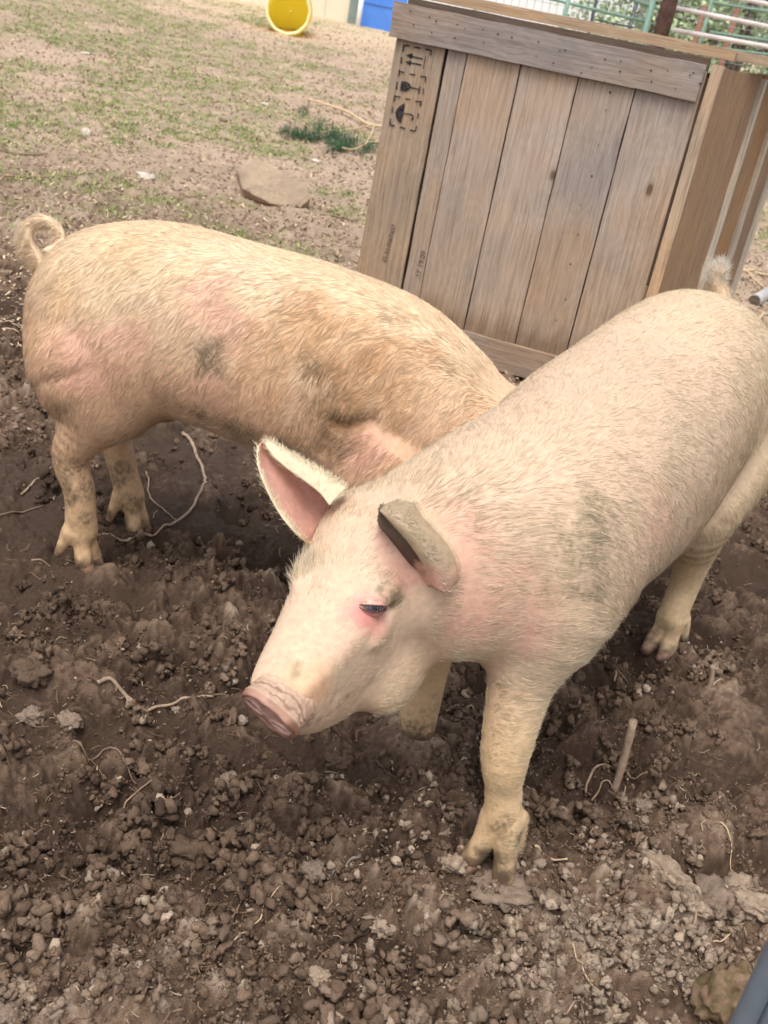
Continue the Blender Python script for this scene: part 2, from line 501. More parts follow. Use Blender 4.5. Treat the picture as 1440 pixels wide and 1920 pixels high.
# ------------------------------------------------------------------ the two pigs: shapes
FRA = Frame((0.44, 2.09, 0), (-0.44, -0.90))
hd_ = np.array([0.9530, 0.1770, -0.2458]); hs_ = np.array([-0.1442, 0.9787, 0.1459]); hu_ = np.array([0.2664, -0.1036, 0.9583])
ho_ = np.array([0.606, -0.200, 0.559])          # head origin behind the poll
def hp(t, s, n): return ho_ + hd_ * t + hs_ * s + hu_ * n
PA = dict(
    lo=(-0.80, -0.36, -0.02), hi=(1.05, 0.36, 0.95),
    torso=[  # x, y, z, half width, up, down
        (-0.70, 0, 0.64, 0.03, 0.04, 0.05), (-0.685, 0, 0.65, 0.09, 0.11, 0.12), (-0.64, 0, 0.65, 0.150, 0.175, 0.18),
        (-0.54, 0, 0.65, 0.195, 0.225, 0.22), (-0.42, 0, 0.65, 0.205, 0.253, 0.22), (-0.25, 0, 0.64, 0.210, 0.258, 0.22),
        (-0.05, 0, 0.62, 0.218, 0.245, 0.235), (0.15, 0, 0.61, 0.215, 0.235, 0.215), (0.32, 0, 0.60, 0.200, 0.220, 0.19),
        (0.45, -0.02, 0.60, 0.185, 0.19, 0.20), (0.56, -0.05, 0.60, 0.155, 0.155, 0.18), (0.64, -0.08, 0.59, 0.12, 0.12, 0.15), (0.68, -0.08, 0.58, 0.05, 0.05, 0.05)],
    muscles=[(-0.47, 0.10, 0.58, 0.20, 0.115, 0.20), (-0.47, -0.10, 0.58, 0.20, 0.115, 0.20),
             (0.43, 0.09, 0.54, 0.13, 0.09, 0.17), (0.40, -0.115, 0.53, 0.13, 0.09, 0.18)],
    legs=[
        dict(chain=[(0.48, 0.085, 0.50, 0.10), (0.52, 0.085, 0.38, 0.058), (0.563, 0.105, 0.25, 0.0425), (0.558, 0.117, 0.18, 0.0325), (0.558, 0.130, 0.122, 0.034)],
             foot=(0.570, 0.135, -0.005, 0.0), fa=dict(spread=0.033, size=1.02)),
        dict(chain=[(0.40, -0.12, 0.50, 0.09), (0.40, -0.14, 0.36, 0.056), (0.38, -0.145, 0.23, 0.044), (0.37, -0.145, 0.16, 0.040), (0.36, -0.145, 0.03, 0.038)],
             foot=(0.37, -0.145, -0.06, 0.0)),
        dict(chain=[(-0.48, 0.12, 0.55, 0.14), (-0.34, 0.14, 0.45, 0.090), (-0.42, 0.145, 0.30, 0.050), (-0.45, 0.145, 0.20, 0.038), (-0.43, 0.145, 0.115, 0.035)],
             foot=(-0.43, 0.145, 0.005, -0.25), fa=dict(spread=0.022)),
        dict(chain=[(-0.50, -0.12, 0.55, 0.14), (-0.46, -0.14, 0.42, 0.095), (-0.60, -0.145, 0.27, 0.050), (-0.60, -0.145, 0.20, 0.040), (-0.58, -0.145, 0.10, 0.038)],
             foot=(-0.57, -0.145, 0.005, 0.0)),
    ],
    head=dict(
        frame=(ho_, hd_, hs_, hu_),
        neck=[(0.42, 0, 0.58, 0.185), (0.56, -0.10, 0.54, 0.155), (*hp(0.02, 0, -0.06), 0.125)],
        st=[(-0.05, 0, 0, 0.09, 0.06, 0.16), (0.0, 0.015, 0, 0.105, 0.098, 0.24), (0.07, 0.020, 0, 0.100, 0.105, 0.245), (0.14, 0.020, 0, 0.090, 0.084, 0.225),
            (0.20, 0.015, 0, 0.080, 0.058, 0.195), (0.26, 0.010, 0, 0.068, 0.040, 0.172), (0.32, 0.006, 0, 0.057, 0.034, 0.136),
            (0.355, 0.003, 0, 0.049, 0.024, 0.104), (0.372, 0, 0, 0.040, 0.010, 0.075), (0.38, 0, 0, 0.020, 0.0, 0.04)],
        ells=[(0.12, 0.075, -0.155, 0.095, 0.050, 0.070, 0.04), (0.07, -0.075, -0.13, 0.085, 0.055, 0.075, 0.03),
              (0.165, 0.082, 0.045, 0.034, 0.020, 0.016, 0.025), (0.165, -0.045, 0.045, 0.034, 0.016, 0.014, 0.025), (0.20, 0.086, -0.012, 0.030, 0.014, 0.012, 0.02)],
        carves=[(0.190, 0.100, 0.018, 0.024, 0.012, 0.009, 0.010), (0.185, -0.078, 0.015, 0.022, 0.012, 0.010, 0.010)],
        grooves=[((0.235, 0.082, -0.105), (0.34, 0.060, -0.150), 0.007, 0.02), ((0.31, 0.066, -0.05), (0.335, 0.064, -0.09), 0.004, 0.012)]),
)
FRB = Frame((-0.16, 2.28, 0), (0.97, -0.22))
PB = dict(
    lo=(-0.95, -0.36, -0.03), hi=(0.95, 0.36, 0.90),
    torso=[
        (-0.74, 0, 0.58, 0.03, 0.04, 0.05), (-0.72, 0, 0.58, 0.10, 0.11, 0.12), (-0.66, 0, 0.58, 0.150, 0.185, 0.18),
        (-0.55, 0, 0.59, 0.180, 0.225, 0.20), (-0.42, 0, 0.60, 0.190, 0.240, 0.185), (-0.25, 0, 0.60, 0.190, 0.240, 0.185),
        (-0.05, 0, 0.59, 0.195, 0.245, 0.205), (0.15, 0, 0.57, 0.200, 0.235, 0.22), (0.30, 0, 0.53, 0.190, 0.195, 0.20),
        (0.42, 0, 0.49, 0.160, 0.145, 0.18), (0.52, 0.02, 0.47, 0.145, 0.16, 0.17), (0.60, 0.04, 0.42, 0.11, 0.12, 0.13), (0.63, 0.05, 0.40, 0.05, 0.05, 0.05)],
    muscles=[(-0.50, 0.09, 0.52, 0.18, 0.11, 0.19), (-0.52, -0.09, 0.52, 0.17, 0.11, 0.19),
             (0.34, 0.10, 0.47, 0.12, 0.09, 0.17), (0.185, -0.165, 0.47, 0.115, 0.075, 0.125, 0.015), (0.34, -0.115, 0.46, 0.12, 0.08, 0.15)],
    legs=[
        dict(chain=[(-0.56, -0.10, 0.50, 0.12), (-0.52, -0.12, 0.41, 0.074), (-0.565, -0.125, 0.29, 0.045), (-0.54, -0.125, 0.20, 0.036), (-0.53, -0.12, 0.10, 0.038)],
             foot=(-0.52, -0.12, 0.0, 0.0), fa=dict(spread=0.020)),
        dict(chain=[(-0.56, 0.10, 0.50, 0.12), (-0.53, 0.11, 0.39, 0.072), (-0.585, 0.11, 0.27, 0.046), (-0.56, 0.11, 0.18, 0.036), (-0.53, 0.11, 0.10, 0.037)],
             foot=(-0.515, 0.11, 0.0, 0.0), fa=dict(spread=0.020)),
        dict(chain=[(0.24, -0.13, 0.42, 0.09), (0.22, -0.15, 0.33, 0.062), (0.27, -0.14, 0.20, 0.042), (0.27, -0.14, 0.15, 0.038), (0.27, -0.14, 0.08, 0.036)],
             foot=(0.28, -0.14, 0.0, 0.0)),
        dict(chain=[(0.36, 0.12, 0.40, 0.10), (0.38, 0.14, 0.30, 0.06), (0.42, 0.14, 0.20, 0.042), (0.42, 0.14, 0.15, 0.038), (0.42, 0.14, 0.08, 0.036)],
             foot=(0.43, 0.14, 0.0, 0.0)),
    ],
    head=None,
)
_d = frame3((0.55, 0.62, -0.52))
_o = np.array([0.55, 0.09, 0.40])
PB['head'] = dict(frame=(_o, *_d), neck=[(0.42, 0.01, 0.49, 0.16), (0.53, 0.06, 0.43, 0.13), (*(_o + _d[0] * 0.04), 0.11)],
    grooves=[], st=[(a, b, c, d * .92, e * .9, f * .75) for a, b, c, d, e, f in PA['head']['st']], ells=[], carves=[])

def tail_chain(fr, pts, w0, w1, r0, r1):
    W = [CAM + ray(x, y) * (w0 + (w1 - w0) * k / (len(pts) - 1)) for k, (x, y) in enumerate(pts)]
    L = spline(fr.loc(np.array(W)), 22)
    return [(*p, r0 + (r1 - r0) * k / 21) for k, p in enumerate(L)]
_w = proj(FRB.w((-0.72, 0, 0.66)))[2]
TAIL_B = [(112, 520), (82, 500), (60, 476), (49, 450), (56, 426), (80, 415), (104, 424), (114, 444), (104, 462), (86, 470)]
PB['tail'] = [tail_chain(FRB, TAIL_B, _w, _w - 0.05, 0.020, 0.008)]
_w = proj(FRA.w((-0.70, 0, 0.78)))[2]
TAIL_A = [(1362, 600), (1358, 570), (1350, 545), (1341, 528), (1342, 512), (1350, 508)]
PA['tail'] = [tail_chain(FRA, TAIL_A, _w, _w - 0.03, 0.022, 0.017)]
PA['lo'] = (-0.88, -0.36, -0.08)
PB['grooves'] = [((-0.36, -0.205, 0.50), (-0.28, -0.185, 0.44), 0.012, 0.03), ((0.050, -0.200, 0.40), (0.050, -0.203, 0.50), 0.017, 0.018), ((0.050, -0.203, 0.50), (0.085, -0.206, 0.57), 0.016, 0.018), ((0.085, -0.206, 0.57), (0.15, -0.205, 0.605), 0.013, 0.022)]
PA['grooves'] = [((0.40, 0.205, 0.50), (0.36, 0.19, 0.40), 0.010, 0.03)]

# ------------------------------------------------------------------ ground
def detail(x, y):
    P = np.stack([x, y], 1)
    d = np.sqrt(x * x + y * y)
    P = P + 0.035 * np.stack([fbm(P * 9, 3, 51), fbm(P * 9, 3, 52)], 1)
    crumb = sstep(-0.25, 0.25, fbm(P * 3.3, 3, 61) + 0.15)
    churn = 1.25 - 0.70 * sstep(3.6, 8.0, y)
    wet = wetness(x, y)
    crumb = crumb * (1 - 0.7 * wet)
    Q = P + 0.006 * np.stack([fbm(P * 60, 2, 53), fbm(P * 60, 2, 54)], 1)
    h = 0.11 * 0.50 * bumps(P / 0.11, 1, .3, .75, .55) * (0.4 + 0.6 * crumb)
    h += 0.055 * 0.50 * bumps(Q / 0.055, 2, .3, .75, .6) * (0.25 + 0.75 * crumb)
    h += 0.027 * 0.64 * bumps(Q / 0.027, 3, .3, .75, .75) * (0.2 + 0.8 * crumb)
    near = d < 9
    f = np.zeros(len(x))
    if near.any():
        f[near] = 0.013 * 0.72 * bumps(Q[near] / 0.013, 4, .3, .75, .85) * (0.25 + 0.75 * crumb[near])
        f[near] += 0.0032 * fbm(P[near] * 150, 3, 71)
    h = h + f + 0.012 * fbm(P * 22, 4, 81)
    # torn hollows
    h -= 0.05 * sstep(-0.1, 0.85, fbm(P * 5.5, 3, 91)) * churn
    return (h - 0.018) * churn, crumb
def wetness(x, y):
    P = np.stack([x, y], 1)
    w = np.zeros(len(x))
    for (cx, cy, rx, ry, a) in WET: w = np.maximum(w, a * np.exp(-((x - cx) / rx) ** 2 - ((y - cy) / ry) ** 2))
    return np.clip(w * (1 + 0.8 * fbm(P * 5, 2, 66)), 0, 1)
WET = [(*at(440, 960)[:2], .30, .22, 1), (*at(330, 850)[:2], .35, .25, .7), (*at(40, 900)[:2], .3, .3, .5)]
FEET = []
for fr, L in ((FRA, PA['legs']), (FRB, PB['legs'])):
    for l in L:
        FEET.append(fr.w(np.array([l['foot'][0], l['foot'][1], 0.0])))
def full_z(x, y):
    x = np.asarray(x, float); y = np.asarray(y, float)
    dt, cr = detail(x, y)
    for p in FEET:
        k = np.exp(-(((x - p[0]) ** 2 + (y - p[1]) ** 2) / 0.055 ** 2) ** 2)
        dt = dt * (1 - 0.7 * k) + 0.010 * k
    z = smooth_ground(x, y)
    for i_, p in enumerate(FEET):
        k = np.exp(-(((x - p[0]) ** 2 + (y - p[1]) ** 2) / 0.10 ** 2))
        z = z * (1 - k) + (0.055 * k if i_ == 1 else 0)
    return z + dt, cr
def ground_sheet():
    ys = [0.42]
    while ys[-1] < 75:
        yy = ys[-1]; k = 0.0017 if yy < 5 else (0.0035 if yy < 14 else 0.012)
        if yy < 0.85: k = 0.006
        ys.append(yy * (1 + k))
    ys = np.array(ys + [110, 180, 300])
    u = np.concatenate([-0.98 - np.geomspace(0.006, 3.5, 60)[::-1], np.linspace(-0.98, -0.503, 110), np.linspace(-0.50, 0.66, 700), np.linspace(0.663, 1.15, 110), 1.15 + np.geomspace(0.006, 3.5, 60)])
    Y, U = np.meshgrid(ys, u, indexing='ij'); X = U * (Y + 0.15)
    x, y = X.ravel(), Y.ravel()
    z, cr = full_z(x, y)
    far = y > 60; z[far] = smooth_ground(x[far], y[far])
    V = np.stack([x, y, z], 1)
    nj = len(u); i, j = [q.ravel() for q in np.meshgrid(np.arange(len(ys) - 1), np.arange(nj - 1), indexing='ij')]
    Q = np.stack([i * nj + j, i * nj + j + 1, (i + 1) * nj + j + 1, (i + 1) * nj + j], 1)
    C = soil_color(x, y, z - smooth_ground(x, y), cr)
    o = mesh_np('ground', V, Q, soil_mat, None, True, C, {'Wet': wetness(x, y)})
    tag(o, kind='structure')
    return o
DARK = np.array(lin(78, 61, 48)); MID = np.array(lin(126, 103, 84)); DRY = np.array(lin(178, 157, 135)); FTAN = np.array(lin(192, 166, 142)); SAND = np.array(lin(206, 182, 150))
GRASS = np.array(lin(138, 150, 92)); GRASSD = np.array(lin(108, 122, 66))
def grassy(x, y):
    P = np.stack([x, y], 1)
    g = fbm(P * 0.9, 3, 101) + 0.5 * fbm(P * 4.0, 3, 102)
    left = sstep(0.5, -1.5, x + 0.10 * y)
    return np.clip(sstep(-0.15, 0.4, g + 0.2 * left) * sstep(5.0, 7.2, y) * (1 - sstep(19, 24, y)), 0, 1)
def soil_color(x, y, h, cr):
    P = np.stack([x, y], 1)
    dry = 0.22 + 0.35 * fbm(P * 1.3, 3, 111) + 0.25 * fbm(P * 14, 3, 112) + 0.22 * vnoise(P * 120, 113)
    dry += 0.50 * np.exp(-((x - 0.55) / 0.45) ** 2 - ((y - 1.35) / 0.22) ** 2) + 0.20 * np.exp(-((x + 0.35) / 0.2) ** 2 - ((y - 1.05) / 0.12) ** 2) + 0.15 * sstep(0.6, 1.0, x) * (y < 3)
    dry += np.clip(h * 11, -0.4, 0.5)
    dry += 0.55 * sstep(3.0, 6.0, y)
    dry -= 0.35 * wetness(x, y)
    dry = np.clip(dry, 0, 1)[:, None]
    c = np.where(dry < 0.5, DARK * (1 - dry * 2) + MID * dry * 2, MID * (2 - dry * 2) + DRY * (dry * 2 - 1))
    t = sstep(4.2, 9, y)[:, None]
    litter = (fbm(P * 30, 3, 120)[:, None] * 0.5 + 0.5)
    farc = FTAN * (0.72 + 0.5 * litter) * (0.8 + 0.25 * (fbm(P * 1.5, 3, 121)[:, None] * .5 + .5))
    c = c * (1 - t) + farc * t
    s = sstep(15, 22, y)[:, None]; c = c * (1 - s) + SAND * (0.8 + 0.4 * litter) * s
    g = (grassy(x, y) * (0.35 + 0.65 * sstep(-0.2, 0.5, fbm(P * 12, 3, 123))))[:, None]
    c = c * (1 - g * 0.75) + (GRASS * litter + GRASSD * (1 - litter)) * g * 0.55
    return c
soil_mat, _nt, _b = newmat('soil', 0.9, 0.25)
_at = nd(_nt, 'ShaderNodeAttribute', attribute_name='Col'); _wt = nd(_nt, 'ShaderNodeAttribute', attribute_name='Wet')
_tc = nd(_nt, 'ShaderNodeTexCoord')
_n = nd(_nt, 'ShaderNodeTexNoise'); _n.inputs['Scale'].default_value = 330; _n.inputs['Detail'].default_value = 6; _n.inputs['Roughness'].default_value = .65
_nt.links.new(_tc.outputs['Object'], _n.inputs['Vector'])
_nt.links.new(mixc(_nt, 1.0, _at.outputs['Color'], ramp(_nt, _n.outputs[0], [(0.3, (0.72, 0.72, 0.72)), (0.7, (1.2, 1.2, 1.2))]), 'MULTIPLY'), _b.inputs['Base Color'])
_nt.links.new(ramp(_nt, _wt.outputs['Fac'], [(0.25, (0.92,) * 3), (0.9, (0.42,) * 3)]), _b.inputs['Roughness'])
bump(_nt, _b, _n.outputs[0], 0.9, 0.005)
ground = ground_sheet()
print('ground', len(ground.data.vertices), time.time() - T0)

def ico(sub):
    import bmesh
    bm = bmesh.new(); bmesh.ops.create_icosphere(bm, subdivisions=sub, radius=1)
    V = np.array([v.co[:] for v in bm.verts]); F = np.array([[v.index for v in f.verts] for f in bm.faces]); bm.free()
    return V, F
def rot_rand(n):
    q = RNG.normal(size=(n, 4)); q /= np.linalg.norm(q, axis=1)[:, None]
    w, x, y, z = q.T
    return np.stack([np.stack([1 - 2 * (y * y + z * z), 2 * (x * y - z * w), 2 * (x * z + y * w)], 1),
                     np.stack([2 * (x * y + z * w), 1 - 2 * (x * x + z * z), 2 * (y * z - x * w)], 1),
                     np.stack([2 * (x * z - y * w), 2 * (y * z + x * w), 1 - 2 * (x * x + y * y)], 1)], 1)
def lump(V0, c, r, R, seed, rough=0.28, flat=0.75):
    """one noisy lump"""
    n = vnoise(V0 * 1.3 + seed, seed) * 1.0 + vnoise(V0 * 2.6 + seed, seed + 3) * 0.7 + fbm(V0 * 4.5 + seed, 2, seed + 5) * 0.9
    pits = np.maximum(0, vnoise(V0 * 5 + seed, seed + 7) - 0.2)
    v = V0 * (1 + rough * n - rough * 0.8 * pits)[:, None] * np.array([1, 0.8, flat])
    return (v @ R.T) * r + c
def clods_stuff():
    groups = []
    Vall, Fall, Call = [], [], []; off = 0
    for (cnt, sub, r0, r1, y0, y1, clus) in ((20000, 1, 0.0026, 0.0052, 0.95, 3.2, 0), (15000, 1, 0.0030, 0.0055, 0.95, 3.6, 1), (14000, 2, 0.0050, 0.012, 0.95, 4.2, 1), (1200, 2, 0.006, 0.011, 0.95, 4.2, 0), (340, 3, 0.011, 0.021, 1.0, 4.2, 0), (13000, 1, 0.005, 0.015, 2.8, 9, 0)):
        V0, F0 = ico(sub)
        # denser close by, as seen
        y = y0 * (y1 / y0) ** RNG.random(cnt * 3); x = (RNG.uniform(-0.62, 0.78, cnt * 3)) * (y + 0.15)
        P = np.stack([x, y], 1)
        w = sstep(-0.35, 0.35, fbm(P * 3.3, 3, 61) + 0.10 + 0.3 * (x > 0.1) * (y < 1.9)) * (1 - 0.8 * wetness(x, y)) + 0.06
        w *= np.where(y > 4.5, 0.7, 1)
        k = RNG.random(len(x)) < w
        x, y = x[k][:cnt], y[k][:cnt]; n = len(x); up_ = np.zeros(n)
        if clus:        # crumbs stuck together into clods
            nc = n // 13; id_ = RNG.integers(0, nc, n); cr_ = (0.010 * 4.4 ** RNG.random(nc) ** 1.7)[id_]
            a_ = RNG.uniform(0, 2 * math.pi, n); q_ = np.sqrt(RNG.random(n)); x = x[id_] + np.cos(a_) * q_ * cr_; y = y[id_] + np.sin(a_) * q_ * cr_; up_ = np.sqrt(1 - q_ ** 2) * cr_ * .8
        keep = np.ones(n, bool)
        for p in FEET: keep &= ((x - p[0]) ** 2 + (y - p[1]) ** 2) > 0.038 ** 2
        x, y, up_ = x[keep], y[keep], up_[keep]; n = len(x)
        r = r0 * (r1 / r0) ** (RNG.random(n) ** 1.7)
        if clus: r = np.maximum(r, (0.30 if sub == 2 else 0) * cr_[keep])
        z, cr = full_z(x, y)
        R = rot_rand(n)
        # 24 distinct shapes, each turned its own way
        K = 24
        shapes = np.stack([lump(V0, 0, 1, np.eye(3), 200 + q + sub * 31, 0.52 if sub < 3 else 0.46) * RNG.uniform(.6, 1.25, 3) for q in range(K)])
        s = shapes[RNG.integers(0, K, n)]
        v = np.einsum('nij,nkj->nki', R, s) * r[:, None, None] + np.stack([x, y, z + r * 0.3 + up_], 1)[:, None]
        c = soil_color(x, y, np.full(n, 0.012), cr) * RNG.uniform(0.8, 1.25, (n, 1))
        pale = RNG.random(n) < (0.035 + 0.16 * (x > 0.05) * (y < 1.7)); c[pale] = DRY * RNG.uniform(0.8, 1.25, (pale.sum(), 1))
        Vall.append(v.reshape(-1, 3)); Call.append(np.repeat(c, len(V0), 0))
        Fall.append((F0[None] + (np.arange(n) * len(V0))[:, None, None]).reshape(-1, 3) + off); off += n * len(V0)
    o = mesh_np('soil_crumbs', np.concatenate(Vall), np.concatenate(Fall), soil_mat, None, True, np.concatenate(Call))
    tag(o, 'loose crumbs of dug soil scattered over the muddy pen floor', 'soil', kind='stuff')
clods_stuff()
print('crumbs', time.time() - T0)

# larger clods and stones, one object each: photo x, y, half width in photo px, tone, flat
def clod(px, py, wpx, col, label, name='clod', cat='clod', group=None, flat=0.7, elong=1.0, ang=0, rough=0.36, sub=4, mat=None):
    p = hit(px, py); w = (p - CAM) @ FW
    r = wpx / F_PX * w
    p[2] = float(full_z(np.array([p[0]]), np.array([p[1]]))[0][0]) + r * flat * 0.35
    V0, F0 = ico(sub); sd = int(px * 7 + py) % 997
    c, s = math.cos(ang), math.sin(ang)
    V = lump(V0, np.zeros(3), 1, np.eye(3), sd, rough, 1.0) * np.array([elong, 1 / elong ** .5, flat])
    V += (0.10 * vnoise(V0 * 9, sd) + 0.08 * vnoise(V0 * 22, sd + 1))[:, None] * V0
    V = V @ np.array([[c, s, 0], [-s, c, 0], [0, 0, 1]]) * r + p
    n = fbm(V0 * 4, 4, sd)[:, None]; g = vnoise(V0 * 16, sd + 4)[:, None]
    C = np.array(col) * (1 + 0.30 * n + 0.18 * g)
    o = mesh_np(name, V, F0, mat or soil_mat, None, True, np.clip(C, 0, 1))
    return tag(o, label, cat, group)
PALE = np.array(lin(172, 150, 128)); BRN = np.array(lin(104, 84, 68)); GRY = np.array(lin(146, 126, 108))
clod(850, 1632, 24, PALE, 'pale dry lump of soil against the outer toe of the front hoof')
clod(585, 1652, 24, GRY, 'pale grey lump of soil beside the thick grey stick')
clod(1240, 1655, 36, PALE, 'long pale crusty clod in the middle of the dry soil', elong=1.5, ang=-0.8)
clod(1338, 1695, 52, GRY, 'big rounded grey clod right of centre near the rail', flat=0.75)
clod(1405, 1640, 46, PALE, 'tall craggy pale clod at the right edge above the round clod', elong=1.3, ang=1.2)
clod(1418, 1716, 36, PALE, 'flat pale clod at the right edge just above the grey rail', elong=1.3, ang=-0.3, flat=0.5)
clod(870, 1722, 24, GRY, 'blocky grey brown clod below the front hoof')
clod(948, 1672, 50, GRY, 'broad crusty slab of soil just under the front hoof', flat=0.35, elong=1.3)
clod(718, 1730, 22, PALE, 'small pale clod standing apart below the stick')
clod(62, 1262, 34, BRN, 'rounded dark brown clod near the left edge level with the snout')
clod(355, 1570, 38, BRN, 'large ball of brown earth in the dark soil')
clod(435, 1452, 22, GRY, 'grey stone lump below the snout', flat=.9)
clod(640, 1420, 26, BRN, 'dark brown clod right below the mouth')
clod(60, 1338, 22, GRY, 'small grey clod by the left edge under the round brown one')
clod(130, 1345, 22, GRY, 'light brown clod left of the long pale stick')
clod(300, 1660, 20, BRN, 'smooth round brown clod below the ball of earth')
clod(225, 1788, 24, PALE, 'cluster of pale root crumbs at lower left')
clod(45, 1840, 26, PALE, 'pale root bound crumb in the bottom left corner')
clod(1122, 1196, 16, GRY, 'brown clod between the front leg and the hind hoof')
clod(1210, 1505, 18, GRY, 'grey clod under the broken stake')
clod(1130, 1520, 26, BRN, 'brown clod right of the front leg')
clod(1175, 1530, 22, BRN, 'low brown clod beside the grey one under the stake')
clod(600, 1830, 22, PALE, 'pale clod at the bottom middle')
clod(20, 1900, 26, GRY, 'grey clod cut by the bottom left corner')
clod(1300, 1722, 22, PALE, 'pale root ball with stringy roots below the round clod')
clod(255, 1880, 24, BRN, 'dark clod on the bottom edge at left')
clod(980, 1370, 0.1, BRN, 'tiny crumb') if False else None
STONE = np.array(lin(176, 154, 130)); WHT = np.array(lin(214, 200, 182))
clod(162, 250, 11, WHT, 'white pebble on the grass at left', 'pebble', 'stone', flat=.9, rough=.15, sub=3)
clod(160, 100, 10, WHT, 'small flat white stone at the top left', 'pebble', 'stone', flat=.3, rough=.15, sub=3)
clod(593, 302, 11, WHT, 'white flat chip right of the stone slab', 'pebble', 'stone', flat=.3, rough=.15, sub=3)
clod(497, 194, 9, WHT, 'white chip above the leafy branch', 'pebble', 'stone', flat=.3, rough=.15, sub=3)
clod(418, 226, 8, GRY, 'brown pebble in the thin grass', 'pebble', 'stone', flat=.6, rough=.15, sub=3)
clod(272, 330, 16, WHT, 'crumpled pale leaf like chip left of the slab', 'bark_chip', 'bark', flat=.4, rough=.5, sub=3)
clod(455, 1345, 10, np.array(lin(196, 172, 156)), 'pale crumb of soil stuck right under the snout disc', flat=1, sub=3)
moss, _nt, _b = newmat('mossy_stone', 0.85, 0.2)
_tc = nd(_nt, 'ShaderNodeTexCoord'); _n = nd(_nt, 'ShaderNodeTexNoise'); _n.inputs['Scale'].default_value = 40; _n.inputs['Detail'].default_value = 8
_nt.links.new(_tc.outputs['Object'], _n.inputs['Vector'])
_nt.links.new(ramp(_nt, _n.outputs[0], [(0.35, lin(92, 80, 54)), (0.5, lin(114, 94, 70)), (0.62, lin(134, 108, 88)), (0.75, lin(100, 90, 68))]), _b.inputs['Base Color'])
bump(_nt, _b, _n.outputs[0], 0.8, 0.006)
clod(1372, 1855, 62, GRY, 'pitted mossy yellow brown rock behind the grey rail', 'mossy_rock', 'rock', flat=0.7, elong=1.1, ang=.6, mat=moss)
# the stone slab
def slab():
    g = hit(512, 384); nr = np.array([0.10, -0.80, 0.58]); nr /= np.linalg.norm(nr)
    pts = []
    for x, y in ((443, 320), (476, 297), (520, 318), (574, 350), (583, 372), (562, 392), (505, 384), (455, 356)):
        d = ray(x, y); pts.append(CAM + d * (((g - CAM) @ nr) / (d @ nr)))
    pts = np.array(pts); c = pts.mean(0) - nr * 0.035
    e1 = np.cross([0, 0, 1.0], nr); e1 /= np.linalg.norm(e1); e2 = np.cross(nr, e1)
    q = np.stack([(pts - c) @ e1, (pts - c) @ e2], 1)
    V0, F0 = ico(5)
    a, b, cc = V0[:, 0], V0[:, 1], V0[:, 2]
    m = np.abs(cc) / 0.055
    for k in range(len(q)):
        p0, p1 = q[k], q[(k + 1) % len(q)]; t = p1 - p0; n_ = np.array([t[1], -t[0]]); n_ /= np.linalg.norm(n_); h_ = n_ @ p0
        if h_ < 0: n_, h_ = -n_, -h_
        m = np.maximum(m, (a * n_[0] + b * n_[1]) / max(h_, 1e-3))
    L = V0 / m[:, None]
    V = c + L[:, :1] * e1 + L[:, 1:2] * e2 + L[:, 2:] * nr
    V += (0.010 * fbm(V * 11, 3, 9) + 0.004 * fbm(V * 50, 3, 3))[:, None] * V0 @ np.stack([e1, e2, nr])
    C = STONE * (1 + 0.30 * fbm(V * 14, 4, 5)[:, None] + .15 * fbm(V * 70, 2, 6)[:, None])
    tag(mesh_np('stone_slab', V, F0, soil_mat, None, False, np.clip(C, 0, 1)), 'flat tan stone slab tilted out of the ground left of the crate', 'stone')
slab()

# grass blades and litter
def grass():
    n = 90000
    y = 4.8 * (22 / 4.8) ** RNG.random(n * 3); x = RNG.uniform(-0.62, 0.40, n * 3) * y
    P = np.stack([x, y], 1)
    g = grassy(x, y) * sstep(-0.15, 0.35, fbm(P * 12, 3, 123)) + 0.012
    k = RNG.random(len(x)) < g; x, y = x[k][:n], y[k][:n]; n = len(x)
    z, _ = full_z(x, y)
    h = RNG.uniform(0.012, 0.035, n); a = RNG.uniform(0, 2 * math.pi, n); w = RNG.uniform(0.0015, 0.003, n) * (1 + y / 12)
    lx, ly = np.cos(a), np.sin(a); t = RNG.normal(0, 0.6, (n, 2)) * h[:, None]
    B = np.stack([x, y, z - 0.002], 1); s = np.stack([lx * w, ly * w, 0 * w], 1)
    T = B + np.stack([t[:, 0], t[:, 1], h], 1); M = B + np.stack([t[:, 0] * .35, t[:, 1] * .35, h * .6], 1)
    V = np.stack([B - s, B + s, M + s * .8, M - s * .8, T], 1).reshape(-1, 3)
    b = np.arange(n) * 5
    F4 = np.stack([b, b + 1, b + 2, b + 3], 1); F3 = np.stack([b + 3, b + 2, b + 4], 1)
    gr = np.array(lin(138, 162, 88)); dr = np.array(lin(190, 178, 128)); m = RNG.random((n, 1)) ** 1.5
    C = (gr * (1 - m) + dr * m) * RNG.uniform(.7, 1.25, (n, 1))
    o = mesh_np('grass', V, [F3, F4], grass_mat, None, False, np.repeat(C, 5, 0))
    tag(o, 'short patchy green grass growing on the dry ground behind', 'grass', kind='stuff')
grass_mat, _nt, _b = newmat('grass_blade', 0.7, 0.2)
_at = nd(_nt, 'ShaderNodeAttribute', attribute_name='Col'); _nt.links.new(_at.outputs['Color'], _b.inputs['Base Color'])
grass()
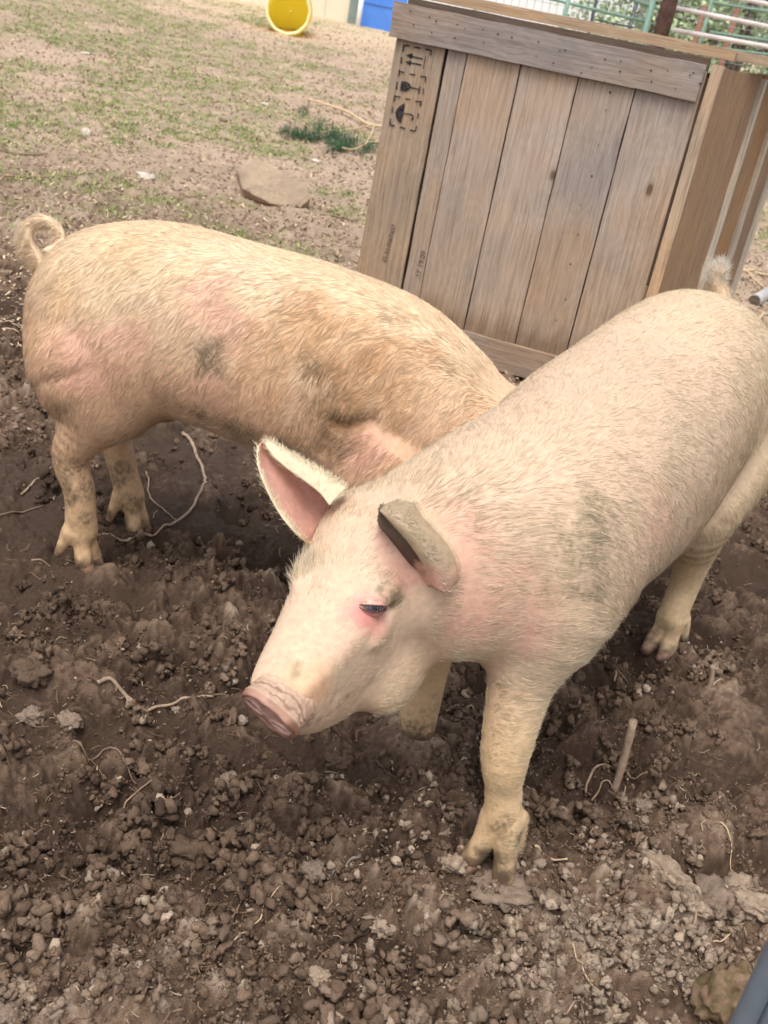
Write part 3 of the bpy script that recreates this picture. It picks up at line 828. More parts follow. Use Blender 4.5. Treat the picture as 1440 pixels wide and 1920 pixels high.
def litter():
    Vs, F4, Cs, off = [], [], [], 0
    for n, y0, y1, l0, l1, sg in ((3800, 1.0, 4.0, 0.006, 0.035, .5), (60000, 3.6, 22, 0.010, 0.04, 1.0)):
        y = y0 * (y1 / y0) ** RNG.random(n); x = RNG.uniform(-0.5, 0.66, n) * (y + .15)
        z, _ = full_z(x, y)
        L = l0 * (l1 / l0) ** RNG.random(n) ; w = RNG.uniform(0.0006, 0.0013, n) * (1 + (y > 3.6) * np.minimum(y, 12) * .7)
        a = RNG.uniform(0, 2 * math.pi, n); el = RNG.normal(0.1, .3, n)
        d = np.stack([np.cos(a) * np.cos(el), np.sin(a) * np.cos(el), np.sin(el)], 1); s = np.stack([-np.sin(a), np.cos(a), 0.2 * a * 0], 1)
        c = np.stack([x, y, z + 0.003 + np.abs(np.sin(el)) * L * .5], 1); bend = RNG.normal(0, .2, n)[:, None] * s * L[:, None]
        p0, p1, p2 = c - d * L[:, None] / 2, c + bend, c + d * L[:, None] / 2
        s = s * w[:, None]
        up = np.array([0, 0, 1.0]) * w[:, None] * .7
        V = np.stack([p0 - s, p0 + s, p1 + s + up, p1 - s + up, p2 + s, p2 - s], 1).reshape(-1, 3)
        b = np.arange(n) * 6 + off; off += n * 6
        F4 += [np.stack([b, b + 1, b + 2, b + 3], 1), np.stack([b + 3, b + 2, b + 4, b + 5], 1)]
        c0 = np.where(RNG.random((n, 1)) < (.2 if y0 < 2 else .5), np.array(lin(196, 172, 140)) * (.8 if y0 < 2 else 1.15), np.array(lin(132, 106, 84))) * RNG.uniform(.6, 1.1, (n, 1))
        Vs.append(V); Cs.append(np.repeat(c0, 6, 0))
    o = mesh_np('dead_grass', np.concatenate(Vs), np.concatenate(F4), grass_mat, None, False, np.concatenate(Cs))
    tag(o, 'bits of straw and dead root strewn over the soil', 'straw', kind='stuff')
litter()
print('grass', time.time() - T0)

# ------------------------------------------------------------------ crate
wood_mat, _nt, _b = newmat('weathered_wood', 0.82, 0.2)
def wood_nodes(nt, b):
    w = nd(nt, 'ShaderNodeAttribute', attribute_name='Wc'); c = nd(nt, 'ShaderNodeAttribute', attribute_name='Col')
    mp = nd(nt, 'ShaderNodeMapping'); mp.inputs['Scale'].default_value = (26, 26, 1.1)
    nt.links.new(w.outputs['Vector'], mp.inputs['Vector'])
    wrp = nd(nt, 'ShaderNodeTexNoise'); wrp.inputs['Scale'].default_value = 3.0; wrp.inputs['Detail'].default_value = 3
    nt.links.new(w.outputs['Vector'], wrp.inputs['Vector'])
    add = nd(nt, 'ShaderNodeMixRGB'); add.blend_type = 'ADD'; add.inputs[0].default_value = 0.55
    nt.links.new(mp.outputs[0], add.inputs[1]); nt.links.new(wrp.outputs['Color'], add.inputs[2])
    fine = nd(nt, 'ShaderNodeTexNoise'); fine.inputs['Scale'].default_value = 4; fine.inputs['Detail'].default_value = 8; fine.inputs['Roughness'].default_value = .65
    nt.links.new(add.outputs[0], fine.inputs['Vector'])
    # growth rings round knots: distance in a stretched voronoi
    mk = nd(nt, 'ShaderNodeMapping'); mk.inputs['Scale'].default_value = (5.5, 5.5, 2.6)
    nt.links.new(w.outputs['Vector'], mk.inputs['Vector'])
    vo = nd(nt, 'ShaderNodeTexVoronoi'); vo.inputs['Scale'].default_value = 1.0; vo.inputs['Randomness'].default_value = 1.0
    nt.links.new(mk.outputs[0], vo.inputs['Vector'])
    knot = ramp(nt, vo.outputs['Distance'], [(0.0, (0.30, 0.24, 0.20)), (0.055, (0.42, 0.34, 0.28)), (0.07, (0.8, 0.75, 0.7)), (0.11, (1, 1, 1))])
    sn = nd(nt, 'ShaderNodeMath', operation='MULTIPLY'); sn.inputs[1].default_value = 60
    ad2 = nd(nt, 'ShaderNodeMath', operation='ADD'); nt.links.new(vo.outputs['Distance'], ad2.inputs[0])
    f2 = nd(nt, 'ShaderNodeMath', operation='MULTIPLY'); f2.inputs[1].default_value = 0.35; nt.links.new(fine.outputs[0], f2.inputs[0]); nt.links.new(f2.outputs[0], ad2.inputs[1])
    nt.links.new(ad2.outputs[0], sn.inputs[0])
    sc = nd(nt, 'ShaderNodeMath', operation='SINE'); nt.links.new(sn.outputs[0], sc.inputs[0])
    rings = ramp(nt, sc.outputs[0], [(0.0, (0.94, 0.93, 0.92)), (0.6, (1, 1, 1))])
    m2 = nd(nt, 'ShaderNodeMapping'); m2.inputs['Scale'].default_value = (170, 170, 3.0); nt.links.new(w.outputs['Vector'], m2.inputs['Vector'])
    f3 = nd(nt, 'ShaderNodeTexNoise'); f3.inputs['Scale'].default_value = 1.6; f3.inputs['Detail'].default_value = 4; nt.links.new(m2.outputs[0], f3.inputs['Vector'])
    g3 = ramp(nt, f3.outputs[0], [(0.33, (0.80, 0.78, 0.76)), (0.5, (1.0, 1.0, 1.0)), (0.66, (1.10, 1.10, 1.10))])
    g = ramp(nt, fine.outputs[0], [(0.28, (0.66, 0.62, 0.59)), (0.48, (0.96, 0.95, 0.94)), (0.7, (1.12, 1.11, 1.10))])
    g = mixc(nt, 1, g, g3, 'MULTIPLY')
    blot = nd(nt, 'ShaderNodeTexNoise'); blot.inputs['Scale'].default_value = 2.2; blot.inputs['Detail'].default_value = 4
    nt.links.new(w.outputs['Vector'], blot.inputs['Vector'])
    tint = ramp(nt, blot.outputs[0], [(0.32, (0.84, 0.88, 0.95)), (0.5, (1, 1, 1)), (0.70, (1.10, 0.97, 0.83))])
    col = mixc(nt, 1, c.outputs['Color'], g, 'MULTIPLY'); col = mixc(nt, 1, col, rings, 'MULTIPLY'); col = mixc(nt, 1, col, knot, 'MULTIPLY'); col = mixc(nt, 1, col, tint, 'MULTIPLY')
    nt.links.new(col, b.inputs['Base Color'])
    bump(nt, b, fine.outputs[0], 0.35, 0.003)
wood_nodes(_nt, _b)
cA = at(650, 612); cB = at(1148, 751)
cu = (cB - cA); CW = np.linalg.norm(cu); cu /= CW
cn = np.array([-cu[1], cu[0], 0]); cz = np.array([0, 0, 1.0])
CH = 1.31
cC = at(1327, 690); cm = cC - cB; CL = np.linalg.norm(cm); cm /= CL
print('crate', CW, CL, proj(cC + cz * CH))
crate = empty('crate', (cA + cB) / 2 + cn * .4, 'big weathered wooden crate with shipping symbols standing open side hidden', 'crate')
crate['label'] = 'big weathered wooden shipping crate stamped with handling symbols behind the pigs'
def P3(u, d, z): return cA + cu * u + cn * d + cz * z
_bk = [0]
def board(name, o, a, b, c, col, along='c', parent=None, nseg=10, wob=0.0015, stain=None):
    """board spanned by edge vectors a (width), b (thickness), c (length); grain runs along c"""
    _bk[0] += 1; k = _bk[0]
    o, a, b, c = [np.asarray(q, float) for q in (o, a, b, c)]
    A, B, Cc = [np.linalg.norm(q) for q in (a, b, c)]
    nu, nw = 9, 25
    # shell: six gridded faces
    V, Q, W = [], [], []; n = 0
    def face(f, n1, n2, flip):
        nonlocal n
        i, j = np.meshgrid(np.linspace(0, 1, n1), np.linspace(0, 1, n2), indexing='ij')
        s = f(i.ravel(), j.ravel()); s = np.stack(np.broadcast_arrays(*s), 1)
        V.append(o + s[:, :1] * a + s[:, 1:2] * b + s[:, 2:] * c); W.append(s * [A, B, Cc])
        ii, jj = [q.ravel() for q in np.meshgrid(np.arange(n1 - 1), np.arange(n2 - 1), indexing='ij')]
        q = np.stack([ii * n2 + jj, ii * n2 + jj + 1, (ii + 1) * n2 + jj + 1, (ii + 1) * n2 + jj], 1) + n
        Q.append(q[:, ::-1] if flip else q); n += n1 * n2
    pos = np.dot(np.cross(a, b), c) > 0
    face(lambda i, j: (i, i * 0, j), nu, nw, not pos); face(lambda i, j: (i, i * 0 + 1, j), nu, nw, pos)
    face(lambda i, j: (i * 0, i, j), 2, nw, pos); face(lambda i, j: (i * 0 + 1, i, j), 2, nw, not pos)
    face(lambda i, j: (i, j, i * 0), nu, 2, pos); face(lambda i, j: (i, j, i * 0 + 1), nu, 2, not pos)
    V = np.concatenate(V); W = np.concatenate(W); Q = np.concatenate(Q)
    # edges worn a little out of true
    wb = np.stack([vnoise(V * 9 + k, 31), vnoise(V * 9 + k, 32), vnoise(V * 9 + k, 33)], 1) * wob + np.stack([vnoise(V * 60, 34), vnoise(V * 60, 35), 0 * V[:, 0]], 1) * wob * .5
    V = V + wb
    C = np.tile(np.array(col), (len(V), 1)) * (1 + 0.08 * math.sin(k * 2.1))
    if stain is not None: C = stain(C, W, V)
    Wo = W + np.array([k * 3.7, k * 1.3, k * 5.1])
    ob = mesh_np(name, V, Q, wood_mat, parent or crate, False, C)
    at_ = ob.data.attributes.new('Wc', 'FLOAT_VECTOR', 'POINT'); at_.data.foreach_set('vector', Wo.astype(np.float32).ravel())
    return ob
GW = np.array(lin(176, 159, 145)); GW2 = np.array(lin(156, 138, 122)); SB = np.array(lin(164, 134, 106)); SB2 = np.array(lin(170, 138, 106)); LT = np.array(lin(205, 178, 150)); RAIL = np.array(lin(162, 149, 140))
def ufrac(px, py):
    # where a plumb line on the front face meets this photo pixel
    d = ray(px, py); n_ = cn
    t = ((cA - CAM) @ n_) / (d @ n_); p = CAM + d * t
    return (p - cA) @ cu, p[2]
def uf(px, py): return ufrac(px, py)[0]
edges = [uf(744, 92)] + [uf(*q) for q in ((839, 92), (877, 100), (979, 123), (1083, 147), (1188, 172))] + [uf(1300, 198)]
low = [uf(661, 540)] + [uf(*q) for q in ((752, 540), (785, 560), (873, 590), (970, 630), (1080, 600))] + [uf(1218, 536)]
print('edges', np.round(edges, 3), np.round(low, 3))
def rot_stain(C, W, V):
    z = V[:, 2]; n = fbm(V * np.array([30, 30, 6]), 3, 7)
    k = (1 - sstep(0.13, 0.26, z + 0.07 * n))[:, None]; C = C * (1 - .75 * k) + np.array(lin(72, 50, 34)) * .75 * k
    w = (1 - sstep(0.5, 0.9, z + .15 * n))[:, None] * .35; return C * (1 - w) + np.array(lin(176, 146, 112)) * w
gaps = [0.012, 0.004, 0.006, 0.005, 0.006]
for k in range(6):
    a0, a1 = (edges[k] + low[k]) / 2, (edges[k + 1] + low[k + 1]) / 2
    g0 = gaps[k - 1] / 2 if k else 0; g1 = gaps[k] / 2 if k < 5 else 0
    o_ = P3(a0 + g0, 0.0 + 0.0015 * (k % 2), 0.11); w_ = a1 - a0 - g0 - g1
    board('plank', o_, cu * w_, cn * 0.02, cz * (CH - 0.11 - 0.01), GW if k != 0 else np.array(lin(164, 144, 124)), stain=rot_stain)
# dark sheet added behind the planks, stands in for the shade in the gaps
board('gap_shade_sheet', P3(0.02, 0.045, 0.02), cu * (CW - 0.06), cn * 0.01, cz * (CH - 0.06), np.array(lin(70, 58, 48)))
uL, zt = ufrac(742, 5)
u0_, z0_ = ufrac(733, 62); u1_, z1_ = ufrac(1298, 195); u2_, z2_ = ufrac(1328, 120)
print('rail', u0_, z0_, u1_, z1_, u2_, z2_, uL, zt)
RZ0 = (z0_ + z1_) / 2; RZ1 = (zt + z2_) / 2
rail = board('top_rail', P3(u0_, -0.024, RZ0), cz * (RZ1 - RZ0), cn * 0.022, cu * (u2_ - u0_ - .004), RAIL, wob=0.0025)
board('bottom_rail', P3(-0.01, -0.026, 0.0), cz * 0.125, cn * 0.024, cu * (CW + 0.0), GW2, wob=0.003)
# corner post and strip of dark blocking
pe = uf(1300, 198)
board('blocking', P3(pe + 0.003, 0.004, 0.5), cu * 0.022, cn * 0.016, cz * (CH - 0.53), np.array(lin(92, 76, 64)))
board('blocking', P3(pe + 0.003, 0.002, 0.05), cu * 0.022, cn * 0.016, cz * 0.447, np.array(lin(150, 132, 104)))
board('corner_post', P3(pe + 0.028, -0.020, 0.02), cu * 0.042, cn * 0.06, cz * (RZ1 - 0.012), LT * .86)
# side wall: boards run upright, bevelled battens between
cpost = P3(pe + 0.072, 0.015, 0.0)
sm_ = cC - cpost; SL = np.linalg.norm(sm_[:2]); sm_ = np.array([sm_[0], sm_[1], 0]) / SL
so = np.array([sm_[1], -sm_[0], 0])
for k, (f0, f1) in enumerate(((0.0, .455), (.50, .735), (.775, .955))):
    board('side_board', cpost + sm_ * SL * f0 + cz * 0.02, sm_ * SL * (f1 - f0), -so * 0.02, cz * (RZ1 - 0.022), [SB, SB2, SB * .95][k])
for k, f0 in enumerate((.455, .735, .955)):
    board('batten', cpost + sm_ * SL * (f0 + .003) + cz * 0.015 + so * 0.018, sm_ * SL * .032, -so * 0.036, cz * (RZ1 - 0.03), np.array(lin(206, 194, 176)))
# far walls
board('far_board', P3(0.0, CL * .8, 0.02), cu * (CW + .25), cn * 0.02, cz * (CH - 0.05), SB)
board('side_board', P3(0.0, 0.03, 0.02), cn * (CL * .8 - .03), cu * 0.02, cz * (CH - 0.05), SB)
# lid: beam, then loose boards one above another
board('lid_beam', P3(0.02, 0.016, RZ1 - 0.05), cn * 0.05, cz * 0.074, cu * (CW - 0.02), np.array(lin(104, 88, 76)))  # dark colour carries the shade on the recessed beam face
LS = LT * 1.05
board('lid_board', P3(0.06, 0.075, RZ1 + 0.027), cn * 0.16, cz * 0.032, cu * (CW + 0.02), np.array(lin(176, 150, 122)))
board('lid_board', P3(0.12, 0.26, RZ1 + 0.030), cn * 0.17, cz * 0.034, cu * (CW + 0.14), np.array(lin(184, 160, 134)))
board('lid_board', P3(0.16, 0.45, RZ1 + 0.033), cn * 0.16, cz * 0.032, cu * (CW + 0.18), np.array(lin(178, 152, 126)))
board('lid_board', P3(0.2, 0.63, RZ1 + 0.031), cn * 0.17, cz * 0.032, cu * (CW + 0.2), np.array(lin(178, 152, 126)))
# nail holes
ink, _nt, _b = newmat('ink', 0.9, 0.1); _b.inputs['Base Color'].default_value = (0.02, 0.018, 0.018, 1)
_tc = nd(_nt, 'ShaderNodeTexCoord'); _n = nd(_nt, 'ShaderNodeTexNoise'); _n.inputs['Scale'].default_value = 120
_nt.links.new(_tc.outputs['Object'], _n.inputs['Vector']); _nt.links.new(ramp(_nt, _n.outputs[0], [(0.4, (0.018, 0.017, 0.018)), (0.75, (0.10, 0.085, 0.075))]), _b.inputs['Base Color'])
def flat_poly(name, pts, depth, mat, parent):
    """thin mark on the front face; pts (u, z)"""
    import bmesh
    bm = bmesh.new()
    vs = [bm.verts.new(P3(u, depth, z)) for u, z in pts]
    f = bm.faces.new(vs)
    bmesh.ops.triangulate(bm, faces=[f])
    me = bpy.data.meshes.new(name); bm.to_mesh(me); bm.free(); me.materials.append(mat)
    return link(bpy.data.objects.new(name, me), parent)
def front_px(px, py, depth):
    d = ray(px, py); t = ((cA + cn * depth - CAM) @ cn) / (d @ cn); p = CAM + d * t
    return (p - cA) @ cu, p[2]
holes = [(770, 21), (776, 47), (806, 32), (818, 40), (810, 61), (858, 46), (872, 54), (853, 71), (906, 55), (934, 64), (960, 70), (907, 80), (1010, 78), (1006, 105), (1050, 95), (1060, 94), (1038, 118), (1135, 111), (1164, 115), (1110, 126), (1163, 134), (1090, 137), (1133, 154), (1221, 132), (1252, 133), (1222, 153), (1300, 137), (1294, 141), (1313, 157), (1267, 166), (1318, 136)]
for x, y in holes:
    u, z = front_px(x, y, -0.025); r = RNG.uniform(.0022, .0038)
    flat_poly('nail_hole', [(u + r * 1.2 * math.cos(t), z + r * math.sin(t)) for t in np.linspace(0, 6.28, 9)[:-1]], -0.0285, ink, rail)
for x, y in [(1144, 173), (1136, 206), (1122, 272), (1110, 330), (1089, 384), (1070, 495), (1061, 561), (1043, 600), (1084, 440), (1226, 150)][:-1]:
    u, z = front_px(x, y, 0); r = RNG.uniform(.0022, .0040)
    flat_poly('nail_hole', [(u + r * math.cos(t), z + r * 1.2 * math.sin(t)) for t in np.linspace(0, 6.28, 9)[:-1]], -0.003, ink, crate)
# stamped symbols, traced as strokes on the left plank (photo crop px: 720 + x/9.6, 60 + y/9.6)
st = MB()
def S(x, y): return front_px(720 + x / 9.6, 60 + y / 9.6, -0.002)
def poly(pts):
    q = [S(*p) for p in pts]
    V = [P3(u, -0.0035, z) for u, z in q]; c = np.mean(V, 0)
    V = [c] + V; n = len(q)
    a = [[0, 1 + i, 1 + (i + 1) % n] for i in range(n)]
    st.add(V, a)
def stroke(p, q, w=24):
    p = np.array(p, float); q = np.array(q, float); d = q - p; d /= np.linalg.norm(d); s = np.array([-d[1], d[0]]) * w / 2
    poly([p - s, q - s, q + s, p + s])
SYM = [((500, 440), (695, 482), 26), ((480, 552), (675, 592), 24), ((470, 995), (635, 1035), 24), ((650, 980), (628, 1105), 20), ((340, 1462), (470, 1478), 22), ((465, 1478), (520, 1505), 22), ((520, 1500), (528, 1550), 22), ((528, 1545), (490, 1590), 22)]
for a, b, w in [((352, 240), (460, 248), 26), ((362, 230), (342, 352), 26), ((545, 272), (660, 290), 28), ((745, 308), (858, 330), 28), ((852, 325), (840, 420), 18), ((322, 450), (308, 572), 24), ((752, 430), (710, 662), 14),
                ((284, 680), (266, 792), 24), ((296, 712), (372, 730), 24), ((465, 756), (565, 772), 24), ((655, 798), (755, 806), 24), ((757, 806), (742, 905), 18), ((240, 892), (225, 1028), 24), ((712, 1010), (702, 1120), 16),
                ((200, 1135), (185, 1245), 24), ((205, 1155), (300, 1172), 24), ((385, 1200), (475, 1215), 24), ((565, 1248), (675, 1255), 26), ((674, 1240), (655, 1335), 22), ((160, 1345), (148, 1452), 20), ((626, 1460), (608, 1555), 20),
                ((125, 1560), (108, 1670), 24), ((108, 1672), (198, 1690), 26), ((285, 1712), (385, 1735), 26), ((470, 1765), (560, 1785), 26), ((590, 1690), (560, 1785), 20)]:
    st = MB(); stroke(a, b, w); st.build('frame_dash', ink, crate)
st = MB()
for a, b, w in SYM[:2]: stroke(a, b, w)
poly([(392, 415), (515, 382), (520, 430), (498, 480)]); poly([(382, 530), (492, 508), (494, 555), (476, 605)]); st.build('arrow_symbol', ink, crate); st = MB()
for a, b, w in SYM[2:4]: stroke(a, b, w)
poly([(315, 888), (400, 890), (450, 915), (482, 960), (478, 1010), (440, 1045), (370, 1065), (290, 1045)]); st.build('glass_symbol', ink, crate); st = MB()
for a, b, w in SYM[4:]: stroke(a, b, w)
poly([(378, 1275), (300, 1320), (235, 1385), (208, 1440), (218, 1530), (250, 1600), (300, 1638), (330, 1550), (350, 1440), (372, 1340)]); st.build('umbrella_symbol', ink, crate)
def text_on_front(s, p0, p1, h, name, mat):
    """lettering whose base line runs on the front face between two photo pixels"""
    cu_ = bpy.data.curves.new(name, 'FONT'); cu_.body = s; cu_.size = 1
    tmp = bpy.data.objects.new('tmp', cu_); COL.objects.link(tmp)
    dg = bpy.context.evaluated_depsgraph_get(); me = bpy.data.meshes.new_from_object(tmp.evaluated_get(dg))
    bpy.data.objects.remove(tmp)
    a = np.array(front_px(*p0, -0.002)); b = np.array(front_px(*p1, -0.002)); d = b - a; L = np.linalg.norm(d); d /= L; n_ = np.array([-d[1], d[0]])
    co = np.array([v.co[:] for v in me.vertices]); w = co[:, 0].max()
    q = a + d * (co[:, :1] / w * L) + n_ * (co[:, 1:2] * h)
    for v, (u, z) in zip(me.vertices, q): v.co = P3(u, -0.0036, z)
    me.materials.append(mat)
    return link(bpy.data.objects.new(name, me), crate)
faded, _nt, _b = newmat('faded_ink', 0.9, 0.1)
_tc = nd(_nt, 'ShaderNodeTexCoord'); _n = nd(_nt, 'ShaderNodeTexNoise'); _n.inputs['Scale'].default_value = 200
_nt.links.new(_tc.outputs['Object'], _n.inputs['Vector']); _nt.links.new(ramp(_nt, _n.outputs[0], [(0.4, lin(66, 58, 52)), (0.7, lin(112, 98, 86))]), _b.inputs['Base Color'])
text_on_front('.17 19.09', (786, 524), (799, 472), 0.030, 'stamped_number', faded)
text_on_front('ES-20-0067/657', (724, 492), (743, 422), 0.026, 'stamped_number', faded)
print('crate built', time.time() - T0)

# ------------------------------------------------------------------ sticks, roots, branches
bark_pale = plain('bark_pale', lin(160, 136, 114), 0.85, var=.25, scale=60, bmp=.4)
bark_dark = plain('bark_dark', lin(128, 106, 88), 0.85, var=.3, scale=60, bmp=.4)
peeled = plain('peeled_wood', lin(204, 178, 142), 0.8, var=.15, scale=40, bmp=.3)
def gp(px, py, lift=0.0):
    p = hit(px, py); p[2] = float(full_z(np.array([p[0]]), np.array([p[1]]))[0][0]) + lift; return p
def twig(pts, wpx, label, mat=None, name='twig', cat='twig', group=None, lift=0.004, taper=.5, n=None, forks=()):
    n = n or max(14, 9 * len(pts))
    P = np.array([gp(*q) for q in pts]); S = spline(P, n)
    z = full_z(S[:, 0], S[:, 1])[0]; zs = np.convolve(np.pad(z, 2, 'edge'), np.ones(5) / 5, 'valid')
    w = float((S[n // 2] - CAM) @ FW); r = wpx * .33 / F_PX * w
    S[:, 2] = np.maximum(zs, 0 * z + zs) + r * .8 + lift
    S[:, :2] += 0.0035 * np.stack([vnoise(S * 45, 3), vnoise(S * 45, 4)], 1); S[:, 2] += 0.0025 * vnoise(S * 40, 5)
    R = r * np.linspace(1, taper, n) * (1 + .18 * vnoise(S * 120, 6))
    m = MB(); m.tube(S, R, 7)
    for (k, ang, L) in forks:
        i = int(k * (n - 1)); t = S[min(i + 1, n - 1)] - S[i - 1]; t /= np.linalg.norm(t) + 1e-9
        s = np.cross(t, [0, 0, 1.0]); d = t * math.cos(ang) + s * math.sin(ang) + np.array([0, 0, .15])
        Q = np.array([S[i] + d * L * q + np.array([0, 0, -.1 * L * q * q]) for q in np.linspace(0, 1, 7)]); Q[:, :2] += .002 * np.stack([vnoise(Q * 50, 7), vnoise(Q * 50, 8)], 1)
        m.tube(Q, R[i] * .6 * np.linspace(1, .4, 7), 6)
    return tag(m.build(name, mat or bark_pale, None, True), label, cat, group)
twig([(180, 1290), (215, 1283), (262, 1298), (330, 1302), (400, 1299)], 13, 'long pale stick lying left of the snout', forks=((.4, .6, .03),))
twig([(345, 805), (368, 848), (386, 900), (360, 945), (320, 985), (285, 1003)], 11, 'curved pinkish root looping up under the belly of the pig behind')
twig([(285, 1003), (225, 1022), (150, 1035), (95, 1050), (60, 1056)], 10, 'straight grey stick passing behind the near hind hoof of the rear pig')
twig([(275, 880), (285, 925), (318, 955), (335, 978)], 5, 'thin root between the hind legs and the curved root')
twig([(40, 922), (68, 905), (97, 888)], 8, 'short pale stick at the left edge beside the rear pig', bark_pale)
twig([(0, 960), (40, 948), (80, 952)], 6, 'thin grey twig at the left edge under the short pale stick', bark_dark)
twig([(460, 1552), (488, 1590), (512, 1628)], 7, 'thin tan twig slanting down right in the bare dark soil', peeled)
twig([(420, 1748), (428, 1705), (455, 1678), (478, 1655), (490, 1622)], 7, 'knobbly pale root bending down from the twig crossing', forks=((.5, .7, .03), (.8, -.7, .02)))
twig([(443, 1646), (480, 1640), (512, 1628)], 5, 'small twig crossing the knobbly root')
twig([(610, 1660), (640, 1637), (673, 1611)], 10, 'thick short grey stick poking out of a hole in the soil', plain('bark_grey', lin(128, 118, 108), .85, scale=60), taper=.8, lift=.012)
twig([(410, 1806), (450, 1765), (490, 1720), (505, 1692), (575, 1670)], 5, 'long thin pale root string at lower middle', peeled)
twig([(345, 1800), (358, 1770), (372, 1745)], 4, 'thin pale rootlet at the bottom left of the long root string', peeled)
twig([(130, 1393), (165, 1405), (205, 1418), (258, 1452)], 8, 'brown twig left of and below the snout', bark_dark, forks=((.4, .8, .04),))
twig([(222, 1482), (250, 1464), (290, 1450)], 7, 'grey twig meeting the end of the brown twig')
twig([(838, 1330), (862, 1322), (890, 1322), (925, 1337)], 8, 'pale stick lying behind the front leg between the two forelegs')
twig([(1148, 1170), (1140, 1205), (1150, 1240), (1162, 1275), (1185, 1305)], 7, 'stringy root hanging over the soil below the hind hoof', forks=((.3, .6, .05), (.6, -.5, .05)))
twig([(1115, 1437), (1120, 1418), (1150, 1411), (1185, 1422), (1215, 1440)], 8, 'arched pale root in front of the broken stake', lift=.008)
twig([(1128, 1452), (1138, 1440), (1152, 1444), (1155, 1455)], 6, 'small coiled root under the arched one', lift=.006)
twig([(1335, 1290), (1362, 1284), (1405, 1283)], 7, 'pale split twig right of the upright root stub')
twig([(995, 1600), (1030, 1600), (1066, 1608)], 9, 'pale snapped straw right beside the front hoof', peeled, taper=.7)
twig([(1072, 1773), (1105, 1815), (1140, 1832), (1190, 1866), (1232, 1893)], 5, 'long thin root at the bottom right', peeled, forks=((.4, .5, .07), (.5, -.4, .05), (.7, .5, .05)))
twig([(1058, 1893), (1078, 1872), (1105, 1850)], 8, 'short brown twig on the bottom edge right of centre', bark_pale)
twig([(1345, 1550), (1365, 1568), (1388, 1600)], 5, 'thin bent root above the craggy clod', peeled)
twig([(1295, 1730), (1305, 1765), (1325, 1800)], 9, 'thick stringy root hanging from the root ball')
twig([(1340, 1760), (1370, 1745), (1395, 1730)], 5, 'straw stem between the root ball and the mossy rock', peeled)
twig([(870, 1720), (880, 1752), (888, 1790)], 4, 'fine rootlet below the hoof', peeled) if False else None
twig([(1000, 1430), (1020, 1437), (1048, 1447)], 7, 'short root just right of the front leg', bark_pale)
twig([(0, 285), (45, 290), (90, 290)], 6, 'dark twig on the grass at the left edge', bark_dark)
twig([(0, 328), (60, 332), (130, 330), (185, 324)], 5, 'long thin twig on the grass below the dark one', bark_pale)
twig([(600, 402), (640, 405), (678, 412)], 6, 'straight stick lying beside the left corner of the crate', bark_pale)
twig([(20, 1690), (28, 1660), (0, 1640)], 5, 'thin stem at the left edge of the dark soil', peeled) if False else None
twig([(1385, 490), (1405, 515), (1425, 535), (1440, 545)], 7, 'thin grey branch slanting down behind the pig at the right edge', peeled)
twig([(1375, 502), (1400, 508), (1440, 517), (1500, 528)], 9, 'straight bleached branch at the right edge behind the crate', peeled)
twig([(1440, 588), (1425, 598), (1420, 615)], 8, 'short bleached stick below the cut pole', peeled)
# upright broken stake and stub
def stake(px, py, px2, py2, wpx, label, mat):
    b = gp(px, py); w = (b - CAM) @ FW
    # height so that the top meets the photo
    best = min(np.linspace(.01, .3, 60), key=lambda h: abs(proj(b + [0, 0, h])[1] - py2)); t = b + np.array([0, 0, best])
    t[:3] += RT * ((px2 - proj(t)[0]) / F_PX * w)
    r = wpx / 2 / F_PX * w; S = spline([b - [0, 0, .03], b * .6 + t * .4 + [.002, 0, 0], t], 12)
    R = r * (1 + .12 * vnoise(S * 90, 2)); m = MB(); m.tube(S, R, 10)
    tag(m.build('stake', mat, None, True), label, 'stake')
stake(1163, 1450, 1188, 1350, 15, 'broken wooden stake standing upright in the soil right of the front leg', bark_pale)
stake(1330, 1290, 1336, 1248, 9, 'thin upright root stub in the soil at right', bark_pale)
# leafy cut branch beside the crate
br = empty('cut_branch', gp(650, 240), 'cut evergreen branch with peeled pale wood and green needles beside the crate', 'branch')
m = MB()
for pts, r0, r1 in ([[(575, 195), (610, 204), (650, 218), (688, 240), (720, 246)], .010, .016], [[(600, 258), (640, 252), (670, 248), (695, 243)], .005, .009], [[(640, 290), (665, 288), (685, 278), (710, 275)], .006, .008], [[(665, 205), (690, 215), (712, 232)], .005, .007], [[(700, 245), (695, 262), (685, 278)], .006, .006]):
    P = spline([gp(*q, .05) for q in pts], 18); P[:, 2] += .008 * vnoise(P * 12, 4); m.tube(P, np.linspace(r0, r1, 18), 7)
m.build('stem', peeled, br, True)
needle = plain('needle', lin(52, 84, 52), .7, var=.4, scale=30)
Ps = []
for (x, y, sx, sy, k) in ((560, 258, 26, 7, 420), (590, 262, 20, 7, 300), (625, 260, 24, 14, 560), (640, 282, 26, 9, 500), (570, 215, 12, 12, 120), (600, 240, 20, 16, 200), (690, 285, 20, 12, 260), (535, 248, 12, 6, 120), (655, 270, 20, 14, 300)):
    c0, cx, cy = hit(x, y), hit(x + sx, y), hit(x, y - sy)
    g_ = RNG.normal(0, .5, (k, 2)); Ps.append(c0 + g_[:, :1] * (cx - c0) + g_[:, 1:] * (cy - c0))
p = np.concatenate(Ps); n = len(p); p[:, 2] = full_z(p[:, 0], p[:, 1])[0] + RNG.uniform(0, .06, n)
d = RNG.normal(0, 1, (n, 3)) * [.6, .5, .4] + [-.6, 0, .1]; d = d / np.linalg.norm(d, axis=1)[:, None] * RNG.uniform(.03, .07, (n, 1))
s = np.cross(d, [0, 0, 1.0]); s = s / np.linalg.norm(s, axis=1)[:, None] * .003
